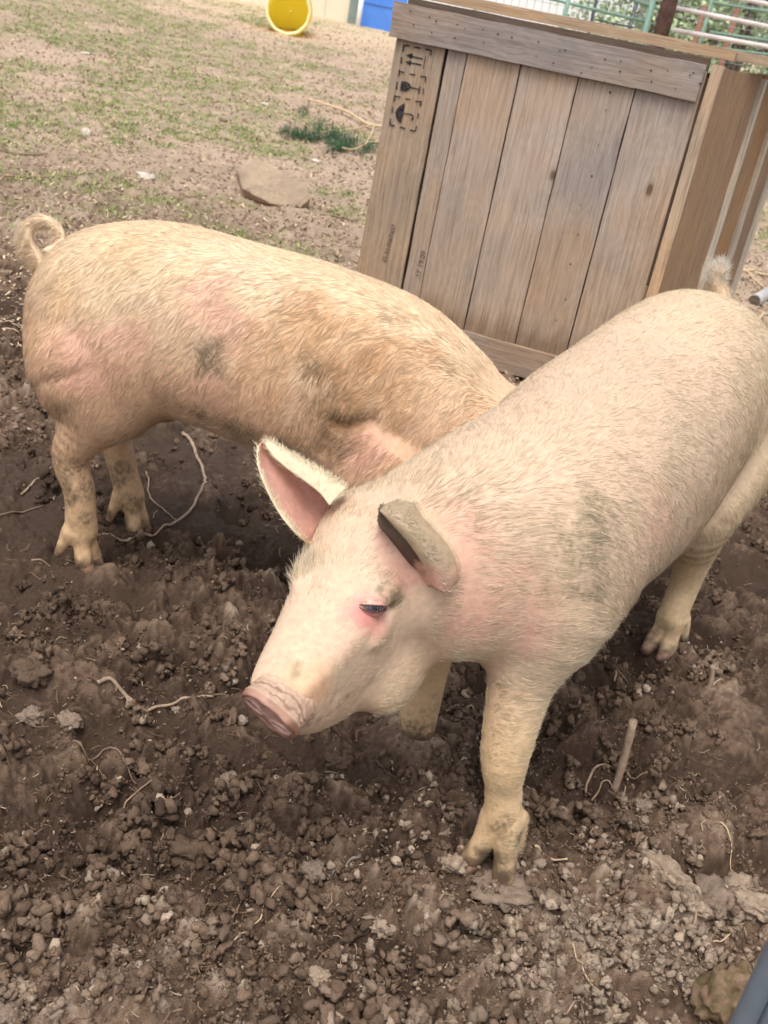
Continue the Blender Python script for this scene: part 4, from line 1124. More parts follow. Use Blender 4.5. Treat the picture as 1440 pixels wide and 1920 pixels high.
V = np.stack([p - s, p + s, p + d * .5 + s, p + d * .5 - s, p + d], 1).reshape(-1, 3); b = np.arange(n)[:, None] * 5
F = np.concatenate([b + [0, 1, 2], b + [0, 2, 3], b + [3, 2, 4]])
mesh_np('needles', V, F, needle, br, False)
# cut grey pole
pole_m = plain('grey_bark', lin(176, 172, 168), .7, var=.2, scale=20)
a, b = gp(1412, 572, .04), gp(1500, 520, .04); m = MB(); m.tube(spline([a, (a + b) / 2, b], 10), .038, 18)
po = tag(m.build('cut_pole', pole_m, None, True), 'grey cut pole end lying on the ground at the right edge', 'pole')
m = MB(); d_ = (a - b) / np.linalg.norm(a - b); m.tube([a - d_ * .01, a + d_ * .004], .0365, 18); m.build('cut_end', plain('cut_wood', lin(104, 90, 80), .9, var=.35, scale=50), po)

# ------------------------------------------------------------------ yellow drum lying on its side
drum_m = plain('yellow_plastic', lin(252, 214, 40), .5, var=.10, scale=3, bmp=.05)
_nt = drum_m.node_tree; _b = _nt.nodes['Principled BSDF']; _tr = _nt.nodes.new('ShaderNodeBsdfTranslucent'); _tr.inputs[0].default_value = (1.0, .78, .06, 1)
_mx = _nt.nodes.new('ShaderNodeMixShader'); _mx.inputs[0].default_value = .7; _nt.links.new(_b.outputs[0], _mx.inputs[1]); _nt.links.new(_tr.outputs[0], _mx.inputs[2]); _nt.links.new(_mx.outputs[0], _nt.nodes['Material Output'].inputs[0])
drum_rim = plain('cream_rim', lin(246, 236, 176), .5, var=.05, scale=3, bmp=.05)
db = hit(535, 64); dw = (db - CAM) @ FW; dr = 42 / F_PX * dw
drum = empty('drum', db, 'yellow plastic drum lying on its side with its open mouth towards the pen', 'drum')
ax = np.array([-.12, .99, -.04]); ax /= np.linalg.norm(ax); sx = np.cross(ax, [0, 0, 1]); sx /= np.linalg.norm(sx)
dc = db + np.array([0, 0, dr * .97])
def lathe(prof, na=64, rip=0.0):
    a = np.linspace(0, 2 * math.pi, na, endpoint=False); V = []
    for (t, r) in prof:
        rr = r * (1 + rip * np.sin(a * 11))
        V.append(dc + ax * t + rr[:, None] * (np.cos(a)[:, None] * sx + np.sin(a)[:, None] * np.array([0, 0, 1.0])))
    m_ = len(prof); i, j = [q.ravel() for q in np.meshgrid(np.arange(m_ - 1), np.arange(na), indexing='ij')]; k = (j + 1) % na
    return np.concatenate(V), np.stack([i * na + j, i * na + k, (i + 1) * na + k, (i + 1) * na + j], 1)
V, Q = lathe([(0, dr * .93), (0, dr * .97), (.1, dr * .98), (.25, dr * 1.0), (.27, dr * 1.03), (.3, dr * 1.0), (.6, dr), (.62, dr * 1.03), (.65, dr), (.9, dr * .97), (.93, dr * .8), (.94, .01)]); mesh_np('shell', V, Q, drum_m, drum)
V, Q = lathe([(-.002, dr * .90), (.05, dr * .88), (.25, dr * .86), (.5, dr * .84), (.85, dr * .80), (.88, .01)], rip=.012); None
V, Q = lathe([(0, dr * .88), (-.02, dr * .90), (-.03, dr * .95), (-.02, dr * 1.0), (.02, dr * 1.01)], rip=.01); mesh_np('rim', V, Q, drum_rim, drum)
dirt_in = MB(); dirt_in.box(dc + ax * .10 - sx * dr * .30 + np.array([0, 0, -dr * .93]), sx * dr * .5, ax * .6, np.array([0, 0, dr * .10])); dirt_in.build('dirt', plain('tan_dirt', lin(190, 150, 90), .95, var=.2, scale=12), drum, bevel=.03)

# ------------------------------------------------------------------ sheds and fences beyond
def wall_line(pa, pb, H, name, mat, label, cat, step=0.23, rib=0.02, extend=(0, 0), horiz=False, th=.06, ribname='rib'):
    a = hit(*pa); b = hit(*pb); a[2] = b[2] = min(a[2], b[2]) - .05
    d = b - a; L = np.linalg.norm(d); d /= L; a = a - d * extend[0]; L += sum(extend); nrm = np.array([d[1], -d[0], 0])
    root = empty(name, a + d * L / 2, label, cat)
    m = MB(); m.box(a, d * L, -nrm * th, [0, 0, H]); m.build('panel', mat, root)
    m = MB()
    if not horiz:
        for k in range(int(L / step)): m.box(a + d * (k * step + .02) + nrm * .001, d * .035, nrm * rib, [0, 0, H - .02])
    else:
        for k in range(int(H / step)): m.box(a + nrm * .001 + np.array([0, 0, k * step + .04]), d * L, nrm * rib, [0, 0, .05])
    m.build(ribname, mat, root)
    return root, a, d, L, nrm
cream = plain('cream_metal', lin(226, 214, 190), .6, var=.05, scale=2)
blue = plain('blue_metal', lin(84, 134, 214), .5, var=.12, scale=2)
white_m = plain('white_metal', lin(236, 238, 240), .5, var=.03, scale=1)
wall_line((440, -2), (652, 41), 2.8, 'shed', cream, 'cream ribbed metal shed wall at the top of the picture', 'shed', step=.28, extend=(14, 0))
ro, a, d, L, nrm = wall_line((668, 46), (760, 66), 2.6, 'blue_shed', blue, 'bright blue metal shed wall beside the cream one', 'shed', step=.42, extend=(0, .6), horiz=True)
p = hit(660, 44); m = MB(); m.box(p - [.10, 0, .1], [.20, 0, 0], [0, .16, 0], [0, 0, 3.2]); tag(m.build('gate_post', plain('grey_green', lin(128, 142, 132), .7, var=.15), None, bevel=.01), 'grey green post between the cream and blue walls', 'post')
p = hit(667, 47); m = MB(); m.tube([p + [.05, -.12, -.05], p + [.05, -.12, .62]], .045, 12); tag(m.build('white_pipe', white_m, None, True), 'short white pipe standing at the corner of the blue wall', 'pipe')
# white trailer wall behind the gates
D1 = 22.0
def at_y(px, py, Y):
    d = ray(px, py); return CAM + d * (Y / d[1])
gz = float(smooth_ground(5, D1))
a = at_y(765, 0, D1); b = at_y(1192, 40, D1); m = MB()
tr = empty('white_building', [(a[0] + b[0]) / 2, D1, gz], 'white metal clad building seen through the green gates', 'building')
m.box([a[0], D1, gz - .1], [b[0] - a[0], 0, 0], [0, 3, 0], [0, 0, 3.6]); m.build('wall', white_m, tr)
m = MB()
for k in range(int((b[0] - a[0]) / .5)): m.box([a[0] + k * .5, D1 - .02, gz], [.05, 0, 0], [0, .019, 0], [0, 0, 3.5])
m.build('rib', white_m, tr)
# green pipe gates: points given on a plane 10 m out
D2 = 11.0; gz2 = float(smooth_ground(3, D2))
green = plain('green_pipe', lin(126, 156, 138), .5, var=.2, scale=6)
rust = plain('rusty_white_pipe', lin(214, 202, 196), .6, var=.25, scale=5)
dark = plain('dark_pipe', lin(66, 74, 80), .5)
def pipes(name, label, cat, segs, mat, D, group=None, extra=None):
    o = at_y(*segs[0][0], D); root = empty(name, [o[0], D, gz2], label, cat, group)
    for k, (p, q, wpx, kind) in enumerate(segs):
        A, B = at_y(*p, D), at_y(*q, D)
        if kind == 'post': B = np.array([A[0], D, gz2 - .1]); A = A + [0, 0, .1]
        m = MB(); m.tube([A, B], wpx / 2 / F_PX * ((A - CAM) @ FW), 10); m.build('post' if kind == 'post' else 'rail', mat if kind != 'dark' else dark, root, True)
    return root
gA = pipes('pipe_gate', 'green pipe gate behind the left half of the crate top', 'gate',
      [((960, -20), (1215, 42), 6, 'rail'), ((1020, -60), (1260, 26), 6, 'rail'), ((855, -8), (1215, 80), 6, 'rail'), ((1070, -20), (1066, 30), 9, 'post'), ((1222, 10), (1222, 60), 12, 'post'), ((900, -30), (900, 30), 8, 'post')], green, D2)
gB = pipes('pipe_gate', 'dark framed wire gate in front of the white building', 'gate',
      [((1124, -30), (1114, 60), 3, 'post'), ((1127, -30), (1118, 60), 3, 'post'), ((1200, -30), (1188, 60), 3, 'post'), ((1204, -30), (1192, 60), 3, 'post'), ((1118, 37), (1190, 52), 3, 'rail')], dark, D2 + .6)
gC = pipes('pipe_fence', 'rusty white pipe fence right of the wooden post', 'fence',
      [((1262, 14), (1520, 66), 9, 'rail'), ((1262, 56), (1520, 102), 9, 'rail'), ((1262, -28), (1520, 24), 8, 'rail')], rust, D2)
gD = pipes('pipe_fence', 'green pipe fence behind the rusty white rails', 'fence',
      [((1330, 4), (1520, 34), 5, 'rail'), ((1330, 60), (1520, 88), 6, 'rail'), ((1330, 88), (1520, 113), 5, 'rail'), ((1344, -30), (1340, 80), 7, 'post'), ((1500, -30), (1500, 80), 7, 'post')], green, D2 + .8)
for x in (1322, 1385):
    A = at_y(x, 10, D2 + 1.5); m = MB(); m.tube([[A[0], D2 + 1.5, gz2 - .1], [A[0], D2 + 1.5, A[2]]], .03, 8)
    tag(m.build('fence_post', plain('rust_post', lin(140, 96, 80), .85), None, True), 'thin rusty post behind the green fence, ' + ('left one' if x == 1322 else 'right one'), 'post', 'rusty posts behind the fence')
# wire mesh
wm = MB(); A0 = at_y(1195, 0, D2 + .3); A1 = at_y(1540, 60, D2 + .3)
for x in np.arange(A0[0], A1[0], .052): wm.tube([[x, D2 + .3, gz2], [x, D2 + .3, gz2 + 1.75]], .0022, 4, False)
for z in np.arange(gz2 + .1, gz2 + 1.75, .10): wm.tube([[A0[0], D2 + .3, z], [A1[0], D2 + .3, z]], .0022, 4, False)
tag(wm.build('wire_mesh', plain('galvanised', lin(150, 156, 156), .5, .6), None), 'fine galvanised wire mesh panel right of the white building', 'mesh fence')
wm = MB(); A0 = at_y(800, 0, D2 + .9); A1 = at_y(1190, 60, D2 + .9)
for x in np.arange(A0[0], A1[0], .075): wm.tube([[x, D2 + .9, gz2], [x, D2 + .9, gz2 + 1.8]], .0022, 4, False)
for z in np.arange(gz2 + .1, gz2 + 1.8, .10): wm.tube([[A0[0], D2 + .9, z], [A1[0], D2 + .9, z]], .0022, 4, False)
tag(wm.build('wire_mesh', bpy.data.materials['galvanised'], None), 'fine wire mesh panel in front of the white building', 'mesh fence')
# old timber post
A = at_y(1256, 0, D2 - .4); rpost = 15 / F_PX * ((A - CAM) @ FW); m = MB(); S = np.array([[A[0], D2 - .4, gz2 - .2], [A[0], D2 - .4, gz2 + .9], [A[0] + .01, D2 - .4, gz2 + 2.6]])
S = spline(S, 30); m.tube(S, rpost * (1 + .05 * vnoise(S * 8, 2)), 14)
tag(m.build('timber_post', plain('old_timber', lin(84, 62, 54), .9, var=.45, scale=14, bmp=.6), None, True), 'thick dark brown timber post rising behind the crate', 'post')
# trees beyond
leaf, _nt, _b = newmat('leaves', .6, .3)
_at = nd(_nt, 'ShaderNodeAttribute', attribute_name='Col'); _nt.links.new(_at.outputs['Color'], _b.inputs['Base Color'])
barkt = plain('tree_bark', lin(92, 78, 66), .9, var=.3, scale=5)
def tree(x, y, H, R, label, seed):
    r = np.random.default_rng(seed); z0 = float(smooth_ground(x, y))
    root = empty('tree', (x, y, z0), label, 'tree', 'trees beyond the fence')
    m = MB(); m.tube(spline([[x, y, z0 - .1], [x + .1, y, z0 + H * .4], [x - .1, y, z0 + H * .85]], 12), np.linspace(.14, .03, 12), 8)
    for k in range(7):
        z = z0 + H * r.uniform(.15, .7); a = r.uniform(0, 6.28); m.tube(spline([[x, y, z], [x + math.cos(a) * R * .5, y + math.sin(a) * R * .5, z + .4], [x + math.cos(a) * R * .85, y + math.sin(a) * R * .85, z + .5]], 8), np.linspace(.05, .012, 8), 6)
    m.build('trunk', barkt, root, True)
    n = 7000; nc = 45
    cc = r.normal(size=(nc, 3)); cc /= np.linalg.norm(cc, axis=1)[:, None]; cc *= r.uniform(.3, 1, (nc, 1)) ** .5 * np.array([R, R, H * .48]); cc += [x, y, z0 + H * .5]
    ct = r.uniform(.6, 1.3, nc)
    id_ = r.integers(0, nc, n); p = cc[id_] + r.normal(size=(n, 3)) * R * .17
    d = r.normal(size=(n, 3)); d /= np.linalg.norm(d, axis=1)[:, None]; s = np.cross(d, r.normal(size=(n, 3))); s /= np.linalg.norm(s, axis=1)[:, None]
    L = r.uniform(.05, .10, (n, 1)); V = np.stack([p, p + d * L * .5 + s * L * .28, p + d * L, p + d * L * .5 - s * L * .28], 1).reshape(-1, 3)
    b = np.arange(n) * 4; Q = np.stack([b, b + 1, b + 2, b + 3], 1)
    C = np.array(lin(172, 190, 146)) * (ct[id_][:, None] * r.uniform(.6, 1.3, (n, 1)))
    mesh_np('crown', V, Q, leaf, root, False, np.repeat(np.clip(C, 0, 1), 4, 0))
for k, (px, Y, H, R, lb) in enumerate(((1215, 17, 4.0, 1.1, 'bushy green tree just right of the white building'), (1310, 19, 5.0, 1.5, 'tall green tree behind the rusty white rails'), (1385, 16, 4.2, 1.3, 'light green tree behind the right end of the fence'), (1460, 20, 5.5, 1.8, 'large green tree at the right edge of the picture'), (1265, 23, 5.5, 1.6, 'darker tree farthest back behind the timber post'))):
    tree(at_y(px, 50, Y)[0], Y, H, R, lb, 40 + k)

# ------------------------------------------------------------------ pen gate rail near the camera
gal = plain('grey_steel', lin(128, 134, 142), .34, .3, var=.25, scale=7)
rt = empty('pen_gate', (0, 0, 0), 'dark grey steel gate rails crossing the bottom right corner', 'gate')
def vert_at(px, py, dist, z0=0.0, z1=1.1, r=.02, mat=gal, nm='rail'):
    d = ray(px, py); h = math.hypot(d[0], d[1]); p = CAM + d * (dist / h)
    m = MB(); S = np.array([[p[0], p[1], z] for z in np.linspace(z0, z1, 14)]); m.tube(S, r, 18); m.build(nm, mat, rt, True); return p
_d = ray(1440, 1850); _h = math.hypot(_d[0], _d[1]); _p = CAM + _d * (.93 / _h)
rt.location = (_p[0], _p[1], 0)
vert_at(1416, 1872, .93, r=.0125); vert_at(1432, 1885, .95, r=.0125); vert_at(1462, 1895, .93, r=.013)
vert_at(1446, 1880, 1.0, r=.004, mat=plain('green_cord', lin(90, 150, 96), .6), nm='cord')

# ------------------------------------------------------------------ pig surface: ears, colour, coat
def resample(rows, nu, nv):
    """rows: list of rows of 3-D points -> smooth nu x nv grid"""
    R = np.stack([spline(r, nv) for r in rows], 0)
    return np.stack([spline(R[:, j], nu) for j in range(nv)], 1)

def sheet(G, thick):
    """grid of points -> closed thin shell (V, quads)"""
    nu, nv = G.shape[:2]
    du = np.gradient(G, axis=0); dv = np.gradient(G, axis=1)
    N = np.cross(du, dv); N /= np.linalg.norm(N, axis=-1)[..., None] + 1e-9
    a = np.linspace(0, math.pi, nv)
    th = thick * (0.35 + 0.65 * np.sin(a)[None, :]) * (1 - 0.6 * np.linspace(0, 1, nu)[:, None] ** 2)
    A = G + N * th[..., None] / 2; B = G - N * th[..., None] / 2
    V = np.concatenate([A.reshape(-1, 3), B.reshape(-1, 3)]); n = nu * nv
    i, j = [q.ravel() for q in np.meshgrid(np.arange(nu - 1), np.arange(nv - 1), indexing='ij')]
    q = np.stack([i * nv + j, (i + 1) * nv + j, (i + 1) * nv + j + 1, i * nv + j + 1], 1)
    Q = [q, q[:, ::-1] + n]
    for (i0, i1) in [(k * nv, (k + 1) * nv) for k in range(nu - 1)]:
        Q.append(np.array([[i0, i0 + n, i1 + n, i1]])); Q.append(np.array([[i0 + nv - 1, i1 + nv - 1, i1 + nv - 1 + n, i0 + nv - 1 + n]]))
    for k in range(nv - 1):
        Q.append(np.array([[k, k + 1, k + 1 + n, k + n]])); z = (nu - 1) * nv
        Q.append(np.array([[z + k, z + k + n, z + k + 1 + n, z + k + 1]]))
    Q = np.concatenate(Q)
    T = np.cross(V[Q[:, 2]] - V[Q[:, 0]], V[Q[:, 3]] - V[Q[:, 1]]); m = Q[:, 0] < n
    vn = N.reshape(-1, 3)[Q[(nu - 1) * (nv - 1) // 2, 0]]
    if T[(nu - 1) * (nv - 1) // 2] @ vn < 0: Q = Q[:, ::-1]
    return V, Q

def surf_depth(V, N, px, py, rad_=7):
    x, y, w = proj(V)
    m = (np.abs(x - px) < rad_) & (np.abs(y - py) < rad_)
    return w[m].min() if m.any() else None

class Paint:
    """colour on the skin and on the hair that grows from it, laid down in body space"""
    def __init__(s, V, N):
        s.V = V; s.N = N
        s.x, s.y, s.w = proj(V)
    def find(s, px, py):
        m = (np.abs(s.x - px) < 8) & (np.abs(s.y - py) < 8) & (((CAM - s.V) * s.N).sum(1) > 0)
        if not m.any():
            d = (s.x - px) ** 2 + (s.y - py) ** 2; return s.V[d.argmin()]
        i = np.where(m)[0]; return s.V[i[s.w[i].argmin()]]

def paint_colors(V, base, spots, seed=0):
    """spots: centre(3), radii (r or r3), colour, strength, raggedness"""
    C = base.copy()
    nz = fbm(V * 22, 4, seed + 3); nf = fbm(V * 120, 2, seed + 9); spk = sstep(-0.12, 0.30, fbm(V * 210, 3, seed + 13))
    for (c, r, col, st, rag) in spots:
        d = np.linalg.norm((V - c) / np.asarray(r), axis=1)
        k = 1 - sstep(0.25, 1.0, d + rag * (nz * 0.8 + nf * 0.4))
        if rag > 0.75: k = k * (0.30 + 0.70 * spk)
        k = (k * st)[:, None]
        C = C * (1 - k) + np.array(col) * k
    return C

def mat_skin(name, rough=0.55):
    m, nt, b = newmat(name, rough, 0.35)
    at_ = nd(nt, 'ShaderNodeAttribute', attribute_name='Col')
    tc = nd(nt, 'ShaderNodeTexCoord')
    n = nd(nt, 'ShaderNodeTexNoise'); n.inputs['Scale'].default_value = 90; n.inputs['Detail'].default_value = 5
    nt.links.new(tc.outputs['Object'], n.inputs['Vector'])
    v = ramp(nt, n.outputs[0], [(0.3, (0.82, 0.80, 0.78)), (0.7, (1, 1, 1))])
    nt.links.new(mixc(nt, 1.0, at_.outputs['Color'], v, 'MULTIPLY'), b.inputs['Base Color'])
    b.inputs['Subsurface Weight'].default_value = 0.08
    b.inputs['Subsurface Radius'].default_value = (1, 0.35, 0.2)
    b.inputs['Subsurface Scale'].default_value = 0.006
    bump(nt, b, n.outputs[0], 0.25, 0.002)
    return m
def mat_hair(name):
    m, nt, b = newmat(name, 0.48, 0.35)
    at_ = nd(nt, 'ShaderNodeAttribute', attribute_name='Col')
    nt.links.new(at_.outputs['Color'], b.inputs['Base Color'])
    return m

def make_hair(name, roots, dirs, norms, L, cols, mat, parent, r0=0.00028, lift=0.35, bend=0.25, clump=0.5, seed=0, wav=0.0, npt=5, clscale=110):
    """hairs as real strands; neighbouring tips lean together"""
    n = len(roots)
    T = dirs - norms * (dirs * norms).sum(1)[:, None]
    T /= np.linalg.norm(T, axis=1)[:, None] + 1e-9
    B = np.cross(norms, T)
    # clumps: cells of a jittered lattice in body space
    J = roots * clscale + np.stack([vnoise(roots * 60, 31), vnoise(roots * 60, 32), vnoise(roots * 60, 33)], 1) * 0.8
    I = np.floor(J).astype(np.int64)
    cen = (I + 0.5 + 0.35 * (np.stack([_hash(I[:, 0], I[:, 1], I[:, 2], k) for k in (1, 2, 3)], 1) - 0.5)) / clscale
    pull = cen - roots; pull -= norms * (pull * norms).sum(1)[:, None]
    wob = np.stack([vnoise(roots * 35, 41 + seed), vnoise(roots * 35, 42 + seed)], 1)
    rnd = RNG.normal(size=(n, 3)).astype(float) * 0.055
    pts = np.zeros((n, npt, 3))
    Ls = L[:, None]
    for k in range(npt):
        t = k / (npt - 1)
        side = wob[:, :1] * 0.35 * t * t + wav * np.sin(t * 5 + wob[:, 1:] * 6) * t
        p = roots - norms * 0.001 + T * Ls * t + norms * Ls * (lift * t - bend * t * t) + B * Ls * side + rnd * Ls * t * t
        p = p + pull * clump * t ** 1.3
        pts[:, k] = p
    hc = bpy.data.hair_curves.new(name)
    hc.add_curves([npt] * n)
    hc.position_data.foreach_set('vector', pts.astype(np.float32).ravel())
    ra = hc.attributes.new('radius', 'FLOAT', 'POINT') if 'radius' not in hc.attributes else hc.attributes['radius']
    rr = np.broadcast_to(np.array([1, 0.95, 0.8, 0.6, 0.2][:npt] if npt == 5 else np.linspace(1, 0.2, npt)) * r0, (n, npt))
    ra.data.foreach_set('value', rr.astype(np.float32).ravel())
    ca = hc.attributes.new('Col', 'FLOAT_COLOR', 'CURVE')
    c = np.ones((n, 4), np.float32); c[:, :3] = cols
    ca.data.foreach_set('color', c.ravel())
    hc.materials.append(mat)
    o = bpy.data.objects.new(name, hc)
    return link(o, parent)

def scatter(V, Q, N, n, wfun=None):
    """random roots on quads, area weighted"""
    a, b, c, d = V[Q[:, 0]], V[Q[:, 1]], V[Q[:, 2]], V[Q[:, 3]]
    A = np.linalg.norm(np.cross(c - a, d - b), axis=1)
    if wfun is not None: A = A * wfun[Q[:, 0]]
    f = RNG.choice(len(Q), n, p=A / A.sum())
    u, v = RNG.random((2, n, 1))
    bil = lambda X: (X[Q[f, 0]] * (1 - u) + X[Q[f, 1]] * u) * (1 - v) + (X[Q[f, 3]] * (1 - u) + X[Q[f, 2]] * u) * v
    nn = bil(N); nn /= np.linalg.norm(nn, axis=1)[:, None] + 1e-9
    return bil(V), nn, bil

# ------------------------------------------------------------------ pig in front
CREAM = np.array(lin(234, 212, 178)); PINK = np.array(lin(228, 174, 152)); YEL = np.array(lin(222, 186, 138))
DIRT = np.array(lin(142, 128, 98)); MUD = np.array(lin(78, 60, 46)); ROSE = np.array(lin(212, 140, 130)); WHITE = np.array(lin(246, 236, 220))
TAN = np.array(lin(228, 186, 150)); ORANGE = np.array(lin(206, 154, 102)); OLIVE = np.array(lin(130, 108, 76))
skin_mat = mat_skin('pig_skin'); hair_mat = mat_hair('pig_hair')

def ear_far(V, N):
    P = lambda x, y, w: CAM + ray(x, y) * w
    b = 1.755
    rows = [
        [P(590, 1030, b + .03), P(588, 1000, b + .02), P(612, 962, b + .04), P(634, 925, b + .02), P(648, 915, b - .01), P(618, 948, b - .03)],
        [P(556, 1002, b - .02), P(562, 985, b), P(582, 945, b + .035), P(600, 895, b + .02), P(612, 893, b - .015), P(600, 925, b - .025)],
        [P(522, 960, b - .03), P(532, 940, b - .005), P(556, 905, b + .03), P(572, 872, b + .015), P(578, 874, b - .015), P(572, 903, b - .022)],
        [P(497, 912, b - .035), P(506, 900, b - .01), P(526, 872, b + .02), P(542, 853, b + .01), P(548, 856, b - .012), P(540, 880, b - .018)],
        [P(483, 870, b - .03), P(488, 862, b - .015), P(500, 848, b + .01), P(517, 837, b + .003), P(521, 839, b - .01), P(513, 856, b - .014)],
        [P(483, 838, b - .02), P(487, 832, b - .015), P(492, 827, b - .005), P(499, 824, b - .003), P(500, 827, b - .01), P(497, 834, b - .012)]]
    return sheet(resample(rows, 44, 36), 0.005)

def ear_near(V, N):
    def P(x, y, off):
        return CAM + ray(x, y) * off
    b = 1.66
    rows = [  # behind, silhouette, strip middle, strip lower edge, inside, front wall
        [P(846, 1092, b + .05), P(843, 1106, b), P(828, 1108, b - .02), P(813, 1098, b - .01), P(804, 1098, b + .01), P(802, 1098, b + .09)],
        [P(862, 1060, b + .06), P(858, 1074, b), P(832, 1078, b - .035), P(800, 1066, b - .03), P(786, 1070, b + .005), P(784, 1074, b + .09)],
        [P(856, 1030, b + .07), P(848, 1034, b), P(818, 1046, b - .045), P(788, 1044, b - .04), P(768, 1052, b + .01), P(764, 1056, b + .085)],
        [P(832, 1000, b + .08), P(822, 1000, b), P(798, 1014, b - .05), P(768, 1016, b - .045), P(746, 1024, b + .01), P(742, 1028, b + .08)],
        [P(800, 965, b + .08), P(790, 966, b), P(772, 984, b - .05), P(745, 990, b - .05), P(726, 998, b + .005), P(722, 1002, b + .07)],
        [P(782, 940, b + .06), P(774, 943, b), P(752, 956, b - .045), P(726, 970, b - .05), P(712, 978, b - .005), P(710, 982, b + .05)],
        [P(748, 936, b + .02), P(742, 938, b - .01), P(726, 945, b - .035), P(712, 957, b - .045), P(712, 952, b - .02), P(718, 950, b + .01)]]
    return sheet(resample(rows, 44, 40), 0.0055)

def merge(parts):
    V = []; Q = []; n = 0; tags = []
    for k, (v, q) in enumerate(parts):
        V.append(v); Q.append(q + n); n += len(v); tags.append(np.full(len(v), k))
    return np.concatenate(V), np.concatenate(Q), np.concatenate(tags)

def flip_out(V, Q):
    return Q

VA, QA = pig_body(PA)
VA = FRA.w(VA)
NA = vnormals(VA, QA)
if ((NA * (VA - VA.mean(0))).sum(1)).mean() < 0: QA = QA[:, ::-1]; NA = -NA
e1 = ear_far(VA, NA); e2 = ear_near(VA, NA)
VA, QA, TA = merge([(VA, QA), e1, e2])
NA = vnormals(VA, QA)
pa = Paint(VA[TA == 0], NA[TA == 0])
HO = FRA.w(ho_); HD = FRA.dw(hd_); HS = FRA.dw(hs_); HU = FRA.dw(hu_)
def head_loc(P):
    q = P - HO; return q @ HD, q @ HS, q @ HU

